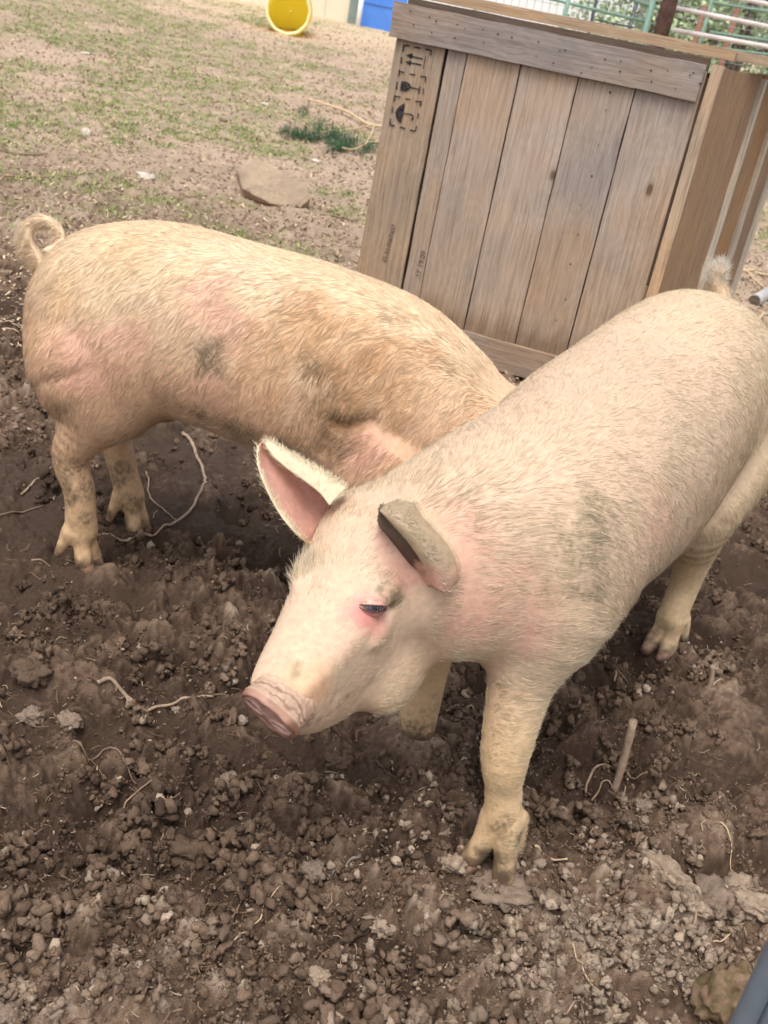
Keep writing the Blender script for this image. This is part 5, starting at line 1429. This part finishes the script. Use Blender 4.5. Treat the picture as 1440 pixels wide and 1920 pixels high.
def skin_A(V, T):
    loc = FRA.loc(V)
    base = np.tile((CREAM * 0.62 + PINK * 0.38) * 0.88, (len(V), 1))
    low = 1 - sstep(0.25, 0.45, loc[:, 2]); base = base * (1 - low[:, None] * 0.75) + YEL * low[:, None] * 0.75
    F = pa.find
    nz = (fbm(V * 6, 3, 2) * 0.5 + 0.5)[:, None]
    base = base * (0.93 + 0.12 * nz)
    rump = sstep(0.1, -0.5, loc[:, 0])[:, None] * .6; base = base * (1 - rump) + (CREAM * .6 + YEL * .4) * .97 * rump
    s = [
        (F(600, 1200), 0.10, CREAM * .80, 0.6, 0.4), (F(560, 1280), 0.07, TAN * .86, 0.6, 0.4),
        (F(700, 1150), (0.045, 0.045, 0.04), ROSE, 0.55, 0.3), (F(690, 1145), 0.026, ROSE, 0.6, 0.3), (F(715, 1175), 0.038, ROSE, 0.65, 0.3), (F(660, 1140), 0.030, ROSE * 1.05, 0.5, 0.4), (F(742, 1140), 0.014, DIRT * .45, 0.8, 0.5),
        (F(745, 1100), 0.040, DIRT * 0.8, 0.8, 0.8), (F(748, 1130), 0.022, DIRT * 0.8, 0.6, 0.6),
        (F(860, 1010), 0.07, PINK, 0.6, 0.5), (F(900, 1130), 0.10, PINK, 0.55, 0.5), (F(960, 1150), 0.12, PINK * 1.02, 0.55, 0.6), (F(1000, 1220), 0.06, PINK, 0.4, 0.6),
        (F(1095, 1040), (0.07, 0.07, 0.09), DIRT * .9, 0.55, 1.6), (F(1110, 1010), (0.035, 0.035, 0.06), DIRT * 0.85, 0.45, 1.6), (F(1060, 1075), 0.05, DIRT, 0.4, 1.6),
        (F(1075, 950), 0.05, DIRT * 1.3, 0.4, 1.3), (F(1120, 1110), 0.03, DIRT * 0.8, 0.7, 1.3), (F(1290, 790), 0.05, DIRT * 1.3, 0.4, 1.4), (F(1270, 880), 0.05, DIRT * 1.4, 0.35, 1.4),
        (F(1255, 985), 0.05, PINK, 0.3, 0.6), (F(1240, 1000), 0.10, PINK * 1.03, 0.35, 0.6),
        (F(1375, 600), 0.03, ORANGE, 0.35, 0.8),
        (F(540, 1290), 0.06, TAN, 0.55, 0.4), (F(600, 1300), 0.065, TAN * np.array([1.04, .98, .95]), 0.75, 0.4), (F(640, 1200), 0.05, PINK, 0.35, 0.6), (F(930, 1600), 0.05, OLIVE, 0.35, 1.3), (F(960, 1480), 0.04, YEL * .85, 0.5, 0.8), (F(1250, 1170), 0.05, YEL * .9, 0.5, 0.8), (F(545, 1255), 0.012, DIRT, 0.7, 0.7), (F(560, 1240), 0.012, DIRT, 0.6, 0.7),
        (F(640, 1060), 0.02, TAN, 0.2, 0.5), (F(760, 1050), 0.055, PINK * .95, 0.8, 0.4), (F(730, 1000), 0.03, PINK * .95, 0.7, 0.4),
        (F(945, 1550), (0.018, 0.018, 0.022), OLIVE * 0.7, 0.85, 0.9), (F(935, 1575), 0.025, OLIVE, 0.5, 1.0), (F(870, 1640), 0.025, MUD, 0.8, 0.6), (F(940, 1650), 0.022, MUD, 0.9, 0.5),
        (F(905, 1605), 0.014, MUD, 0.7, 0.6), (F(980, 1580), 0.02, MUD, 0.8, 0.6), (F(780, 1395), (0.06, 0.06, 0.03), MUD, 0.9, 0.7), (F(785, 1372), (0.06, 0.06, 0.022), MUD, 0.8, 0.8), (F(800, 1345), (0.05, 0.05, 0.04), OLIVE, 0.6, 1.1), (F(800, 1370), 0.03, OLIVE, 0.6, 0.9),
        (F(655, 1312), (0.014, 0.014, 0.010), OLIVE * .9, 0.6, 0.3), (F(640, 1330), (0.012, 0.012, 0.008), OLIVE * .9, 0.6, 0.3), (F(622, 1345), (0.010, 0.010, 0.007), OLIVE * .9, 0.55, 0.3), (F(604, 1357), (0.010, 0.010, 0.007), OLIVE * .9, 0.5, 0.3), (F(585, 1366), (0.010, 0.010, 0.007), OLIVE * .9, 0.45, 0.3), (F(1225, 1200), 0.022, PINK * 0.8, 0.5, 0.6), (F(1260, 1200), 0.022, PINK * 0.8, 0.5, 0.6),  # small OLIVE spots: shade of the mouth crease painted as a darker line
    ]
    C = paint_colors(V, base, s, 4)
    mud = (1 - sstep(0.020, 0.070, loc[:, 2] * 0.85 + 0.045 * fbm(V * 40, 3, 77)))[:, None]; C = C * (1 - mud * .85) + MUD * mud * .85
    # ears: far one pink inside, near one dusty
    if len(T) == len(V): C[T == 1] = PINK * 0.95
    return C
CA = skin_A(VA, TA)
xa, ya, wa = proj(VA)
m = TA == 2
C2 = np.tile(np.array(lin(178, 154, 124)), (len(VA), 1))
inside = m & (((VA - HO) @ HD) > 10)
CA[m] = C2[m]
nu, nv = 44, 40
vv = np.arange(nu * nv) % nv / (nv - 1)
i2 = np.where(m)[0]; half = nu * nv
for k in (0, 1):
    ids = i2[k * half:(k + 1) * half]
    t = vv
    CA[ids] = np.where((t > 0.66)[:, None], np.array(lin(64, 44, 36)), np.where((t < 0.22)[:, None], CREAM * 0.9, np.where((t > 0.60)[:, None], np.array(lin(58, 42, 34)), np.array(lin(182, 158, 128)))))  # dark browns: bristles, and shade of the hollow under the fold painted in
    uu = (np.arange(nu * nv) // nv) / (nu - 1)
    lobe = (1 - sstep(0.10, 0.34, uu + .10 * vnoise(VA[ids] * 90, 4)))[:, None]
    CA[ids] = CA[ids] * (1 - lobe) + PINK * 0.9 * lobe
i1 = np.where(TA == 1)[0]; nv1 = 36
vv1 = np.arange(44 * nv1) % nv1 / (nv1 - 1)
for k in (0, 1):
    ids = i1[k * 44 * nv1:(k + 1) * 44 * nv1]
    CA[ids] = np.where((vv1 > 0.62)[:, None], CREAM * 0.95, np.array(lin(216, 166, 148)))
    u1 = (np.arange(44 * nv1) // nv1) / 43; dk = ((1 - sstep(.1, .7, u1)) * np.exp(-((vv1 - .42) / .2) ** 2))[:, None] * .6; CA[ids] = CA[ids] * (1 - dk) + np.array(lin(130, 78, 62)) * dk  # dk: shade in the ear's hollow near its base, painted into the colour
    ed = (vv1 < 0.07); CA[ids[ed]] = CREAM
tooth = None

pigA = empty('pig', FRA.o, 'cream white pig standing in front with its snout lowered and one ear folded over', 'pig')
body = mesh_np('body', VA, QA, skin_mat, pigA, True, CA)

def flow_A(P, N):
    loc = FRA.loc(P); t, s, u = head_loc(P)
    nl = FRA.dloc(N)
    d = np.stack([-np.ones(len(P)), 0.25 * np.tanh(loc[:, 1] / 0.07) * (1 - np.abs(nl[:, 1])), -0.15 - 0.75 * np.abs(nl[:, 1])], 1)
    leg = (1 - sstep(0.30, 0.48, loc[:, 2]))[:, None]
    d = d * (1 - leg) + leg * np.array([-0.35, 0, -1.0])
    dw = FRA.dw(d)
    h = sstep(-0.06, 0.06, t)[:, None]
    hf = -HD + HS * (0.5 * s / 0.1)[:, None] - HU * 0.15
    return dw * (1 - h) + hf * h

def coat(pig, V, Q, T, C, colf, flow, n, L0, seed, hair_tint, tint_amt, wf, **kw):
    N = vnormals(V, Q)
    R, NN, bil = scatter(V, Q, N, n, wf)
    col = colf(R)
    te = bil((T > 0).astype(float)[:, None])[:, 0] > .3; col[te] = bil(C)[te]
    k = (fbm(R * 90, 2, seed) * 0.5 + 0.5)[:, None]
    rnd = RNG.random((n, 1))
    # hair takes most of its tone from the coat, dirt carries over
    lum = (col.sum(1, keepdims=True) / (CREAM.sum()))
    tint = hair_tint * np.clip(lum, 0.15, 1.15)
    hc = col * (1 - tint_amt) + tint * tint_amt
    spk = (vnoise(R * 420, seed + 5)[:, None] * .5 + .5)
    hc = hc * (0.56 + 0.58 * rnd) * (0.84 + 0.32 * k)
    dirty = np.clip(1.1 - lum, 0, 1)
    hc = hc * (1 - dirty * 0.9 * (spk - 0.45))
    L = L0 * (0.65 + 0.6 * RNG.random(n)) * bil(wf[:, None] * 0 + LEN[:, None])[:, 0]
    return make_hair('coat', R, flow(R, NN), NN, L, np.clip(hc, 0, 0.95), hair_mat, pig, seed=seed, **kw)

def hooves(pig, fr, legs, col):
    for l in legs:
        fx, fy, fz, yaw = l['foot']; fa = l.get('fa', {}); sp = fa.get('spread', 0.028); sz = fa.get('size', 1.0)
        c, s_ = math.cos(yaw), math.sin(yaw)
        def q(x, y, z): return np.array([fx + x * c - y * s_, fy + x * s_ + y * c, fz + z])
        for e in (-1, 1):
            a, b = q(.017, e * sp * .97, .019), q(.030, e * sp, .001)
            f = Field(np.minimum(a, b) - .03, np.maximum(a, b) + .03, .0035)
            f.chain([(*a, .0192 * sz), (*b, .0165 * sz)], .004)
            V, Q = f.surface(); W = fr.w(V)
            n = fbm(W * 60, 3, 5)[:, None] * .5 + .5; m_ = (1 - sstep(.002, .034, V[:, 2] + .02 * fbm(W * 50, 3, 9)))[:, None]
            C = np.array(col) * (.75 + .5 * n); C = C * (1 - m_ * .9) + MUD * .8 * m_ * .9
            NN = vnormals(W, Q)
            if ((NN * (W - W.mean(0))).sum(1)).mean() < 0: Q = Q[:, ::-1]
            mesh_np('hoof', W, Q, skin_mat, pig, True, C)
hooves(pigA, FRA, PA['legs'], lin(168, 132, 112))

# snout: wrinkled sleeve, rim and disc with two nostrils
def make_snout():
    nd_ = -0.61 * RT - 0.745 * UP - 0.52 * FW; nd_ /= np.linalg.norm(nd_)
    C1 = CAM + ray(503, 1342) * 1.552
    side = 0.775 * RT - 0.635 * UP + 0.02 * FW; side -= nd_ * (side @ nd_); side /= np.linalg.norm(side)
    upv = np.cross(nd_, side)
    if upv @ HU < 0: upv = -upv
    C0 = FRA.w(hp(0.325, 0.004, -0.042)); s0, u0 = HS, HU
    na, nr = 220, 46
    a = np.linspace(0, 2 * math.pi, na, endpoint=False); ca, sa = np.cos(a), np.sin(a)
    def ring(C, s_, u_, ra_, rb_up, rb_dn, p=2.3):
        r = (np.abs(ca) ** p + np.abs(sa) ** p) ** (-1 / p)
        return C + (ca * r * ra_)[:, None] * s_ + (sa * r * np.where(sa > 0, rb_up, rb_dn))[:, None] * u_
    rows = []; cols = []
    base = np.array(lin(222, 186, 156)); crease = np.array(lin(120, 82, 62)); rim = np.array(lin(186, 142, 122)); pale = np.array(lin(222, 176, 168)); grey = np.array(lin(190, 160, 138)); rimdk = np.array(lin(128, 90, 68))
    A0 = ring(C0, s0, u0, 0.052, 0.066, 0.052); A1 = ring(C1 - nd_ * 0.010, side, upv, 0.0495, 0.040, 0.036)
    for k in range(nr):                     # sleeve
        t = k / (nr - 1)
        R = A0 * (1 - t) + A1 * t
        cen = C0 * (1 - t) + C1 * t
        out = R - cen; out /= np.linalg.norm(out, axis=1)[:, None]
        pinch = 0.0 * math.exp(-((t - 0.80) / 0.12) ** 2)
        Q3 = R * 38
        wob = 0.12 * vnoise(Q3, 5) + 0.05 * vnoise(Q3 * 3, 6)
        cr = np.zeros(na)
        for c0, d_, w_ in ((0.90, 0.8, 0.022), (0.76, 1.0, 0.026), (0.62, 0.8, 0.024), (0.47, 1.0, 0.024), (0.30, 0.5, 0.028)):
            on = 0.35 + 0.65 * (vnoise(Q3 * 0.6 + c0 * 50, 8) > -0.25)
            cr += d_ * on * np.exp(-((t + wob - c0) / w_) ** 2)
        cr *= sstep(0.12, 0.32, t)
        rows.append(R + out * (pinch - 0.0021 * cr + 0.0006 * vnoise(R * 250, 3))[:, None])
        g = (sstep(0.45, 0.7, t)) * 0.8
        c = base * (1 - g) + grey * g
        c = c[None] * (1 - np.clip(cr * 0.75, 0, 0.9)[:, None]) + crease * np.clip(cr * 0.75, 0, 0.9)[:, None]
        cols.append(c)
    prof = [(0.003, 0.995, 0), (0.006, 1.0, 0), (0.0085, 1.0, 0), (0.0108, 0.99, 0), (0.0125, 0.965, 0), (0.0128, 0.93, 0), (0.0120, 0.885, 0), (0.0112, 0.85, 0)]
    for (z, sc, _) in prof:                 # rim
        R = ring(C1 + nd_ * (z - 0.010), side, upv, 0.0495 * sc, 0.040 * sc, 0.036 * sc)
        R = R + nd_[None] * (0.0012 * vnoise(R * 90, 12))[:, None]
        rows.append(R); n_ = (vnoise(R * 60, 15) * .5 + .5)[:, None]
        cols.append(rimdk * n_ + rim * (1 - n_))
    for k in range(1, 34):                  # disc
        sc = 0.85 * (1 - k / 33.5)
        R = ring(C1, side, upv, 0.0495 * sc, 0.040 * sc, 0.036 * sc)
        x = (R - C1) @ side; y = (R - C1) @ upv
        dz = np.full(na, 0.001) + 0.0012 * fbm(R * 120, 3, 21)
        dn = np.minimum(((np.abs(x) - 0.025) / 0.0125) ** 2 + ((y + 0.002 - 0.25 * (np.abs(x) - 0.025)) / 0.0085) ** 2, 9)
        hole = 1 - sstep(0.35, 1.15, dn)
        lip = np.exp(-((np.sqrt(dn) - 1.25) / 0.25) ** 2)
        R = R + nd_[None] * (dz - 0.022 * hole + 0.0022 * lip)[:, None]
        rows.append(R)
        n_ = (fbm(R * 60, 3, 25) * .5 + .5)[:, None]
        c = rim * n_ + pale * (1 - n_); c = c * (1 - 0.5 * lip[:, None]) + pale * 0.5 * lip[:, None]
        mud = sstep(0.1, 0.5, fbm(R * 45, 3, 29))[:, None] * 0.5; c = c * (1 - mud) + np.array(lin(110, 80, 62)) * mud
        cols.append(c * (1 - hole[:, None] * 0.88))  # nostril hollows darkened in the colour, painted shade
    V = np.concatenate(rows); Cc = np.concatenate(cols); m = len(rows)
    i, j = [q.ravel() for q in np.meshgrid(np.arange(m - 1), np.arange(na), indexing='ij')]
    k = (j + 1) % na
    Q = np.stack([i * na + j, i * na + k, (i + 1) * na + k, (i + 1) * na + j], 1)
    T = np.cross(V[Q[0, 2]] - V[Q[0, 0]], V[Q[0, 3]] - V[Q[0, 1]])
    if T @ (V[Q[0, 0]] - C0) < 0: Q = Q[:, ::-1]
    return mesh_np('snout', V, Q, skin_wet, pigA, True, Cc)
skin_wet = mat_skin('snout_skin', 0.42)
make_snout()

# eye: wet ball, lids, pale lashes
def eye_at(pig, P0, Nn, fwd, R=0.0145, gape=(0.24, -0.22)):
    n = Nn / np.linalg.norm(Nn); h = fwd - n * (fwd @ n); h /= np.linalg.norm(h); v = np.cross(n, h)
    if v[2] < 0: v = -v
    C = P0 - n * (R * 0.80)
    def patch(rr, e0, e1, a0, a1, ne=26, na_=44, fold=0.0):
        E, A = np.meshgrid(np.linspace(e0, e1, ne), np.linspace(a0, a1, na_), indexing='ij')
        # e: elevation towards v (hinged along h), a: from -h to +h
        x = np.cos(A); y = np.sin(A) * np.sin(E); z = np.sin(A) * np.cos(E)
        r_ = rr * (1 + fold * np.exp(-((E - e0) / 0.12) ** 2))
        return (C + (x * r_)[..., None] * h * 1.18 + (y * r_)[..., None] * v + (z * r_)[..., None] * n).reshape(-1, 3), ne, na_
    def gridq(ne, na_):
        i, j = [q.ravel() for q in np.meshgrid(np.arange(ne - 1), np.arange(na_ - 1), indexing='ij')]
        return np.stack([i * na_ + j, i * na_ + j + 1, (i + 1) * na_ + j + 1, (i + 1) * na_ + j], 1)
    V, a_, b_ = patch(R, -math.pi, math.pi, 0, math.pi, 48, 32)
    r2 = ((V - C) @ h / R / 1.18) ** 2 + ((V - C) @ v / R) ** 2
    col = np.where((r2 < 0.10)[:, None], (0.004, 0.004, 0.005), np.where((r2 < 0.5)[:, None], (0.10, 0.10, 0.11), (0.25, 0.18, 0.16)))
    ball = mesh_np('eyeball', V, gridq(a_, b_), eye_mat, pig, True, col)
    for nm, e0, e1 in (('upper_eyelid', gape[0], 1.75), ('lower_eyelid', gape[1], -1.75)):
        V, a_, b_ = patch(R * 1.10, e0, e1, 0.0, math.pi, fold=0.10)
        V = V + n * 0.0004
        cc = np.tile(np.array(lin(222, 176, 156) if e1 > 0 else lin(208, 146, 134)), (len(V), 1)); cc[:b_ * 2] = np.array(lin(110, 72, 70))
        cc *= (0.85 + 0.2 * vnoise(V * 300, 3))[:, None]
        o = mesh_np(nm, V, gridq(a_, b_), skin_wet, ball, True, cc)
        sd_ = o.modifiers.new('thickness', 'SOLIDIFY'); sd_.thickness = 0.0012; sd_.offset = -1
    # lashes
    k = 22
    A = RNG.uniform(0.5, 2.6, k); E = gape[0] + RNG.uniform(-0.02, 0.10, k)
    r_ = R * 1.2
    rt = C + (np.cos(A) * r_ * 1.18)[:, None] * h + (np.sin(A) * np.sin(E) * r_)[:, None] * v + (np.sin(A) * np.cos(E) * r_)[:, None] * n
    dr = np.tile(-v * 0.9 + n * 0.25, (k, 1)) + np.cos(A)[:, None] * h * 0.6
    nn = np.tile(n, (k, 1))
    make_hair('eyelashes', rt, dr, nn, np.full(k, 0.0125) * RNG.uniform(.7, 1.2, k), np.tile(np.array(lin(140, 118, 108)), (k, 1)), hair_mat, ball, r0=0.00012, lift=0.55, bend=0.3, clump=0.2)
eye_mat, _nt, _b = newmat('wet_eye', 0.08, 0.6)
_at = nd(_nt, 'ShaderNodeAttribute', attribute_name='Col'); _nt.links.new(_at.outputs['Color'], _b.inputs['Base Color'])
def nrm_near(p):
    d = np.linalg.norm(VA[TA == 0] - p, axis=1); q = NA[TA == 0][d < 0.018].mean(0); return q / np.linalg.norm(q)
_p = pa.find(708, 1143)
eye_at(pigA, _p, nrm_near(_p), -RT * 0.97 + UP * 0.14, 0.0165, (0.20, -0.27))
NHAIR = 270000
t, s, u = head_loc(VA)
snoutless = sstep(0.32, 0.37, t)
LEN = np.ones(len(VA)); wf = np.ones(len(VA))
LEN = LEN * (1 - 0.30 * sstep(0.0, 0.12, t)) * (1 - 0.45 * sstep(0.22, 0.34, t))
LEN[TA > 0] *= 0.42; LEN[TA == 2] *= 1.25; wf[TA == 2] *= 1.5
loc = FRA.loc(VA); LEN *= 0.6 + 0.4 * sstep(0.15, 0.4, loc[:, 2])
wf *= 1 - 0.93 * snoutless
wf[loc[:, 2] < 0.035] *= 0.1
wf[TA > 0] *= 1.8
for tg, nv_ in ((1, 36), (2, 40)):
    ids = np.where(TA == tg)[0]; q_ = np.arange(len(ids)) % nv_ / (nv_ - 1)
    wf[ids[(q_ < 0.05)]] *= 2.4 if tg == 1 else 1.5
    LEN[ids[(q_ < 0.05)]] *= 1.5 if tg == 1 else 1
    wf[ids[(q_ > 0.1) & (q_ < 0.6)]] *= 0.25 if tg == 1 else 1
    LEN[ids[(q_ > 0.62)]] *= 1.5 if tg == 1 else 1
dz = np.linalg.norm(VA - pa.find(700, 1150), axis=1); LEN *= 0.45 + 0.55 * sstep(0.02, 0.06, dz); wf *= 0.45 + 0.55 * sstep(0.02, 0.05, dz)
far = np.exp(-(np.linalg.norm(VA - pa.find(572, 1080), axis=1) / 0.03) ** 2); LEN *= 1 + 1.8 * far
tl = sstep(-0.70, -0.74, FRA.loc(VA)[:, 0]) * (FRA.loc(VA)[:, 2] > 0.74); LEN *= 1 + 1.6 * tl; wf *= 1 + 4 * tl
wf[VA[:, 2] < 0.05] *= 0.5
wf *= 1 + 0.6 * sstep(-0.1, 0.1, t)
coat(pigA, VA, QA, TA, CA, lambda R: skin_A(R, ()), flow_A, NHAIR, 0.027, 5, np.array(lin(249, 233, 195)), 0.62, wf, r0=0.00026, lift=0.11, bend=0.075, clump=0.30, wav=0.05, clscale=110)
print('coat A', time.time() - T0)

def tuft(pig, fr, chain, k0, n, L, col):
    c = np.array([q[:4] for q in chain]); k = RNG.integers(k0, len(c), n); d = RNG.normal(size=(n, 3)); d /= np.linalg.norm(d, axis=1)[:, None]
    root = c[k][:, :3] + d * c[k][:, 3:] * .95; tan = c[-1][:3] - c[k0][:3]; tan /= np.linalg.norm(tan)
    make_hair('tail_tuft', fr.w(root), fr.dw(d * .45 + tan * .9 + RNG.normal(0, .35, (n, 3))), fr.dw(d), L * RNG.uniform(.5, 1.3, n), np.clip(np.array(col) * RNG.uniform(.6, 1.1, (n, 1)), 0, 1), hair_mat, pig, r0=.0003, lift=.6, bend=.3, clump=.4, wav=.12, npt=5, clscale=90)
tuft(pigA, FRA, PA['tail'][0], 11, 1000, .028, WHITE * .85)

# ------------------------------------------------------------------ pig behind
VB, QB = pig_body(PB); VB = FRB.w(VB); NB = vnormals(VB, QB)
if ((NB * (VB - VB.mean(0))).sum(1)).mean() < 0: QB = QB[:, ::-1]; NB = -NB
pb = Paint(VB, NB)
TB = np.zeros(len(VB), int)
def skin_B(V):
    loc = FRB.loc(V); F = pb.find
    base = np.tile(TAN * 1.0, (len(V), 1))
    up = sstep(0.52, 0.76, loc[:, 2])[:, None]; base = base * (1 - up * .8) + CREAM * up * .8
    low = (1 - sstep(0.10, 0.35, loc[:, 2]))[:, None]; base = base * (1 - low * .6) + YEL * .85 * low * .6
    bel = ((1 - sstep(0.36, 0.50, loc[:, 2])) * sstep(-0.45, -0.3, loc[:, 0]))[:, None]; base = base * (1 - bel * .8) + OLIVE * .9 * bel * .8
    base = base * (0.9 + 0.2 * (fbm(V * 6, 3, 8)[:, None] * .5 + .5))
    s = [(F(390, 545), 0.10, PINK * 1.05, 0.6, 0.5), (F(150, 680), 0.12, PINK, 0.65, 0.5), (F(250, 640), 0.08, PINK * 1.05, 0.5, 0.5), (F(430, 640), 0.09, PINK, 0.5, 0.6), (F(390, 740), 0.09, PINK * 0.95, 0.5, 0.6),
         (F(680, 830), 0.075, PINK * 0.98, 0.85, 0.4), (F(650, 810), 0.03, PINK, 0.6, 0.4), (F(650, 640), 0.16, ORANGE, 0.6, 0.7), (F(560, 600), 0.12, ORANGE, 0.45, 0.7), (F(760, 680), 0.14, ORANGE * .95, 0.5, 0.6), (F(640, 740), 0.14, ORANGE * .85, 0.6, 0.7), (F(480, 700), 0.12, ORANGE, 0.35, 0.7),
         (F(110, 560), 0.08, YEL, 0.5, 0.6), (F(230, 470), 0.10, YEL * 1.05, 0.5, 0.5), (F(200, 520), 0.10, CREAM, 0.4, 0.6),
         (F(400, 690), (0.05, 0.05, 0.045), DIRT * .85, 0.9, 1.3), (F(385, 655), 0.03, DIRT * .85, 0.7, 1.3), (F(412, 640), 0.015, DIRT * .7, 0.7, 1.0),
         (F(585, 690), (0.04, 0.04, 0.03), DIRT * .7, 0.7, 1.2), (F(600, 750), 0.07, OLIVE * .85, 0.7, 1.1), (F(640, 800), 0.07, OLIVE * .8, 0.6, 1.1), (F(375, 785), 0.045, MUD, 0.8, 1.0), (F(460, 815), (0.09, .09, .03), OLIVE * .7, 0.85, 1.0), (F(540, 840), (0.09, .09, .03), OLIVE * .8, 0.7, 1.0),
         (F(740, 590), 0.04, DIRT, 0.5, 1.2), (F(860, 690), 0.03, DIRT, 0.5, 1.2), (F(690, 790), 0.02, OLIVE * .8, 0.5, 1.2), (F(110, 770), 0.04, OLIVE, 0.7, 1.2), (F(95, 700), 0.03, OLIVE, 0.6, 1.2),
         (F(130, 890), 0.055, OLIVE * .8, 0.85, 1.0), (F(160, 930), 0.055, OLIVE * .7, 0.85, 1.1), (F(230, 900), 0.05, OLIVE * .75, 0.85, 1.0), (F(240, 950), 0.045, OLIVE * .65, 0.8, 1.0), (F(120, 940), 0.04, MUD, 0.6, 1.3), (F(135, 990), 0.03, OLIVE * 1.2, 0.5, 1.2), (F(165, 970), 0.02, MUD, 0.6, 1.2),
         (F(130, 1070), 0.02, MUD, 0.6, 0.8), (F(180, 1070), 0.02, MUD, 0.6, 0.8), (F(270, 1028), 0.02, MUD, 0.6, 0.8)]
    C = paint_colors(V, base, s, 14)
    mud = (1 - sstep(0.015, 0.065, loc[:, 2] * 0.85 + 0.045 * fbm(V * 40, 3, 77)))[:, None]
    return C * (1 - mud * .85) + MUD * mud * .85
CB = skin_B(VB)
pigB = empty('pig', FRB.o, 'tan muddy pig with a curled tail standing behind with its head hidden', 'pig')
mesh_np('body', VB, QB, skin_mat, pigB, True, CB)
def flow_B(P, N):
    loc = FRB.loc(P); nl = FRB.dloc(N)
    w = vnoise(P * 7, 77)
    d = np.stack([-0.8 + 0.5 * w, np.zeros(len(P)), -0.2 - 1.1 * np.abs(nl[:, 1]) + 0.3 * w], 1)
    bel = (1 - sstep(0.38, 0.5, loc[:, 2]))[:, None] * sstep(-0.4, -0.25, loc[:, 0])[:, None]
    d = d * (1 - bel) + bel * np.array([-1.0, 0, -0.25])
    leg = (1 - sstep(0.30, 0.45, loc[:, 2]))[:, None] * (1 - sstep(-0.42, -0.3, loc[:, 0]))[:, None]
    d = d * (1 - leg) + leg * np.array([-0.3, 0, -1.0])
    return FRB.dw(d)
loc = FRB.loc(VB)
LEN = (0.55 + 0.45 * sstep(0.15, 0.4, loc[:, 2])); wf = np.ones(len(VB)); wf[loc[:, 2] < 0.03] = 0.1
tl = (FRB.loc(VB)[:, 0] < -0.735).astype(float); wf *= 1 + 2 * tl
coat(pigB, VB, QB, TB, CB, skin_B, flow_B, NHAIR, 0.026, 6, np.array(lin(246, 218, 182)), 0.38, wf, r0=0.00027, lift=0.13, bend=0.08, clump=0.42, wav=0.09, clscale=110)
hooves(pigB, FRB, PB['legs'], lin(160, 126, 98))
print('coat B', time.time() - T0)
